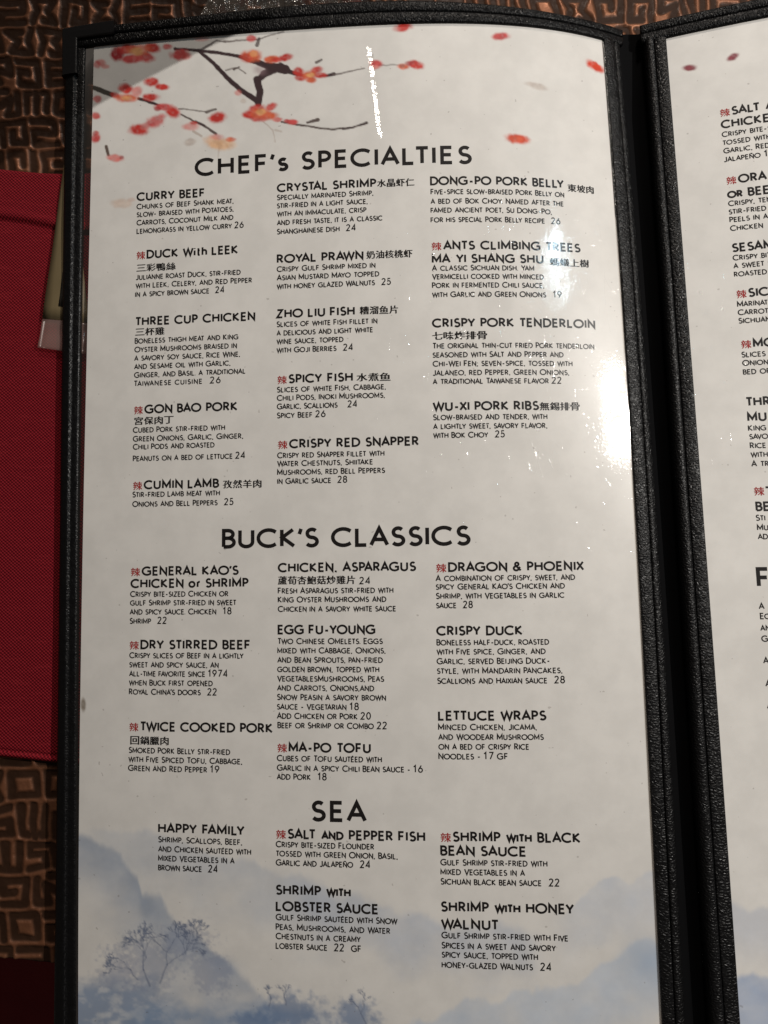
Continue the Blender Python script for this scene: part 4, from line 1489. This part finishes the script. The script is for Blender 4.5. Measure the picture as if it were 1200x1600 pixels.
tl, tr_ = on_level(0, 262, .003), on_level(94, 265, .003)
bl, br_ = on_level(0, 1184, .002), on_level(84, 1193, .002)
ka, kb = on_level(0, 340, .0035), on_level(88, 354, .0035)
xg = np.concatenate([np.linspace(-0.125, -0.05, 60)[:-1], np.linspace(-0.05, 0.016, 132)])
fy = np.linspace(0, 1, 420)[:, None]


def lin(a, b, x):
    return a[1] + (x - a[0]) / (b[0] - a[0]) * (b[1] - a[1])


yt = lin(tl, tr_, xg) + .0008 * np.sin(xg * 90)
yb = lin(bl, br_, xg)
Xn = np.broadcast_to(xg[None, :], (420, len(xg)))
Yn = yt[None, :] * (1 - fy) + yb[None, :] * fy
yk = lin(ka, kb, xg)[None, :] + .0003 * np.sin(Xn * 160)
dt, db = yt[None, :] - Yn, Yn - yb[None, :]
dr = 0.016 - Xn
ed = np.minimum(np.minimum(dt, db), dr)
H = 0.0017 * np.sqrt(np.clip(ed / .0012, 0, 1))
fl = Yn - yk
H += 0.0012 * np.sqrt(np.clip(fl / .0010, 0, 1)) * np.sqrt(np.clip(dt / .0022, 0, 1))
H += 0.0005 * np.exp(-((fl - .0025) / .0016) ** 2)
H -= 0.0007 * np.exp(-((db - .0030) / .00045) ** 2)
H += 0.0004 * np.exp(-((db - .0016) / .0009) ** 2)
H += 0.0008 * (fbm(Xn / .05, Yn / .06, 81, 2) - .5) * np.clip(ed / .004, 0, 1)
slab_from_height('cloth_napkin', Xn, Yn, np.maximum(H, 0.0001) + .0003, WEAVE, 0.0001, loc=(-0.05, -0.17, 0),
                 label='folded red cloth napkin lying beside the left edge of the menu', cat='napkin')

# ------------------------------------------------------------------ beige packet under the menu's left edge
t = NT('beige_paper')
p = t.obj()
n1 = t.noise(t.mapping(p, (1, .25, 1)), 260, 4)
t.set(Base_Color=t.mix(n1, (0.12, 0.090, 0.046, 1), (0.19, 0.145, 0.078, 1)), Roughness=0.4, Specular_IOR_Level=0.4)
BEIGE = t.m
t = NT('dark_brown').set(Base_Color=(0.02, 0.016, 0.012, 1), Roughness=0.5)
DARKBROWN = t.m
t = NT('milky_film')
tr = t.node('ShaderNodeBsdfTransparent')
tr.inputs[0].default_value = (0.92, 0.9, 0.88, 1)
df = t.node('ShaderNodeBsdfDiffuse')
df.inputs[0].default_value = (0.50, 0.33, 0.30, 1)
m0 = t.node('ShaderNodeMixShader')
m0.inputs[0].default_value = 0.22
t.t.links.new(tr.outputs[0], m0.inputs[1])
t.t.links.new(df.outputs[0], m0.inputs[2])
gl = t.node('ShaderNodeBsdfGlossy')
gl.inputs['Roughness'].default_value = 0.2
m1 = t.node('ShaderNodeMixShader')
m1.inputs[0].default_value = 0.04
t.t.links.new(m0.outputs[0], m1.inputs[1])
t.t.links.new(gl.outputs[0], m1.inputs[2])
t.t.links.new(m1.outputs[0], t.n['Material Output'].inputs[0])
FILMEND = t.m
packet = thing('paper_packet', 'narrow beige packet with a clear film end, wedged between napkin and menu', 'packet', on_level(90, 450, .004))


def flat_poly(name, pts, z, thick, mat, parent, n=14):
    P = np.array([on_level(x, y, z) for x, y in pts])      # four corners: top left, top right, bottom right, bottom left
    V = []
    a = np.linspace(0, 1, n)
    for f in a:
        l, r = P[0] * (1 - f) + P[3] * f, P[1] * (1 - f) + P[2] * f
        for g in np.linspace(0, 1, 6):
            q = l * (1 - g) + r * g
            V.append(q + np.array([0, 0, thick * (0.5 + .5 * math.sin(math.pi * g) ** .5) + .0002 * math.sin(f * 9 + g * 3)]))
    V = np.array(V)
    bot = V.copy()
    bot[:, 2] = z - .0001
    F = grid_faces(n, 6)
    border = np.concatenate([np.arange(6), np.arange(1, n) * 6 + 5, (n - 1) * 6 + np.arange(4, -1, -1), np.arange(n - 2, 0, -1) * 6])
    n0, nb = len(V), len(border)
    i = np.arange(nb)
    side = np.stack([border, border[(i + 1) % nb], border[(i + 1) % nb] + n0, border + n0], -1)
    return mesh_obj(name, np.concatenate([V, bot]), np.concatenate([F[:, ::-1], side, F + n0]), mat, parent)


flat_poly('paper_strip', [(101.5, 250), (113, 250), (139, 505), (66.5, 498)], .0040, .0005, BEIGE, packet)
flat_poly('film_end', [(66.5, 498.5), (139, 505.5), (134, 553), (59, 543)], .0040, .0004, FILMEND, packet)
flat_poly('dark_mark', [(97.5, 425), (108, 425), (108, 480), (91.5, 478)], .0047, .0001, DARKBROWN, packet, 4)  # small dark brown patch on the strip, next to the menu's edge

# ------------------------------------------------------------------ crumpled clear wrapper behind the menu
t = NT('crinkled_film')
tr = t.node('ShaderNodeBsdfTransparent')
tr.inputs[0].default_value = (0.9, 0.88, 0.86, 1)
gl = t.node('ShaderNodeBsdfGlossy')
gl.inputs['Roughness'].default_value = 0.16
df = t.node('ShaderNodeBsdfDiffuse')
t.put(df.inputs[0], t.mix(t.remap(t.noise(t.obj(), 90, 2), .5, .62), (0.42, 0.38, 0.33, 1), (0.40, 0.12, 0.10, 1)))
nb_ = t.bump(t.math('ADD', t.math('MULTIPLY', t.noise(t.mapping(t.obj(), (1, 2.2, 1), (0, 0, .5)), 160, 4), 0.006), t.math('MULTIPLY', t.voronoi(t.obj(), 210), 0.004)))
t.put(gl.inputs['Normal'], nb_)
m0 = t.node('ShaderNodeMixShader')
m0.inputs[0].default_value = 0.14
t.t.links.new(tr.outputs[0], m0.inputs[1])
t.t.links.new(df.outputs[0], m0.inputs[2])
m1 = t.node('ShaderNodeMixShader')
m1.inputs[0].default_value = 0.14
t.t.links.new(m0.outputs[0], m1.inputs[1])
t.t.links.new(gl.outputs[0], m1.inputs[2])
t.t.links.new(m1.outputs[0], t.n['Material Output'].inputs[0])
FILM = t.m
wl0, wr0 = on_level(322, 0, .004), on_level(575, 0, .004)
a = np.linspace(0, 1, 90)[None, :]
b = np.linspace(0, 1, 60)[:, None]
Xw = wl0[0] + (wr0[0] - wl0[0]) * a + (b - .4) * .012 + (fbm(b * 6, a * 0, 5) - .5) * .004 * np.where(a < .5, 1, -1)
Yw = wl0[1] - .012 + .05 * b + (fbm(a * 8, b * 0, 6) - .5) * .003 + 0 * a
env = np.sqrt(np.clip(4 * a * (1 - a), 0, 1)) * np.sqrt(np.clip(4 * b * (1 - b), 0, 1))
fold = np.abs(fbm(Xw / .010, Yw / .014, 9, 3) - .5) * 2
Hw = .0004 + env * (.0035 + .006 * fbm(Xw / .02, Yw / .02, 8, 2) + .004 * fold)
slab_from_height('plastic_wrapper', Xw, Yw, Hw, FILM, 0.0002, loc=(.08, .04, 0),
                 label='crumpled clear plastic wrapper lying behind the menu top edge', cat='wrapper')

# ------------------------------------------------------------------ dark red seat below the table edge
t = NT('red_vinyl').set(Roughness=0.5, Specular_IOR_Level=0.3)
t.put(t.bsdf.inputs['Base Color'], t.mix(t.noise(t.obj(), 60, 3), (0.16, 0.006, 0.012, 1), (0.22, 0.010, 0.018, 1)))
t.put(t.bsdf.inputs['Normal'], t.bump(t.math('MULTIPLY', t.noise(t.obj(), 400, 3), 0.0004)))
REDV = t.m
x = np.linspace(-0.30, 0.60, 60)[None, :]
y = np.linspace(-0.36, -0.85, 50)[:, None]
Xs, Ys = x + 0 * y, y + 0 * x
ed = np.minimum(np.minimum(Xs + .30, .60 - Xs), np.minimum(-.36 - Ys, Ys + .85))
Hs = -.30 + .05 * np.sqrt(np.clip(ed / .05, 0, 1)) + .006 * fbm(Xs / .1, Ys / .1, 4, 2)
slab_from_height('seat_cushion', Xs, Ys, Hs, REDV, -.33, loc=(.1, -.55, -.33), label='dark red seat cushion down below the near table edge', cat='seat')
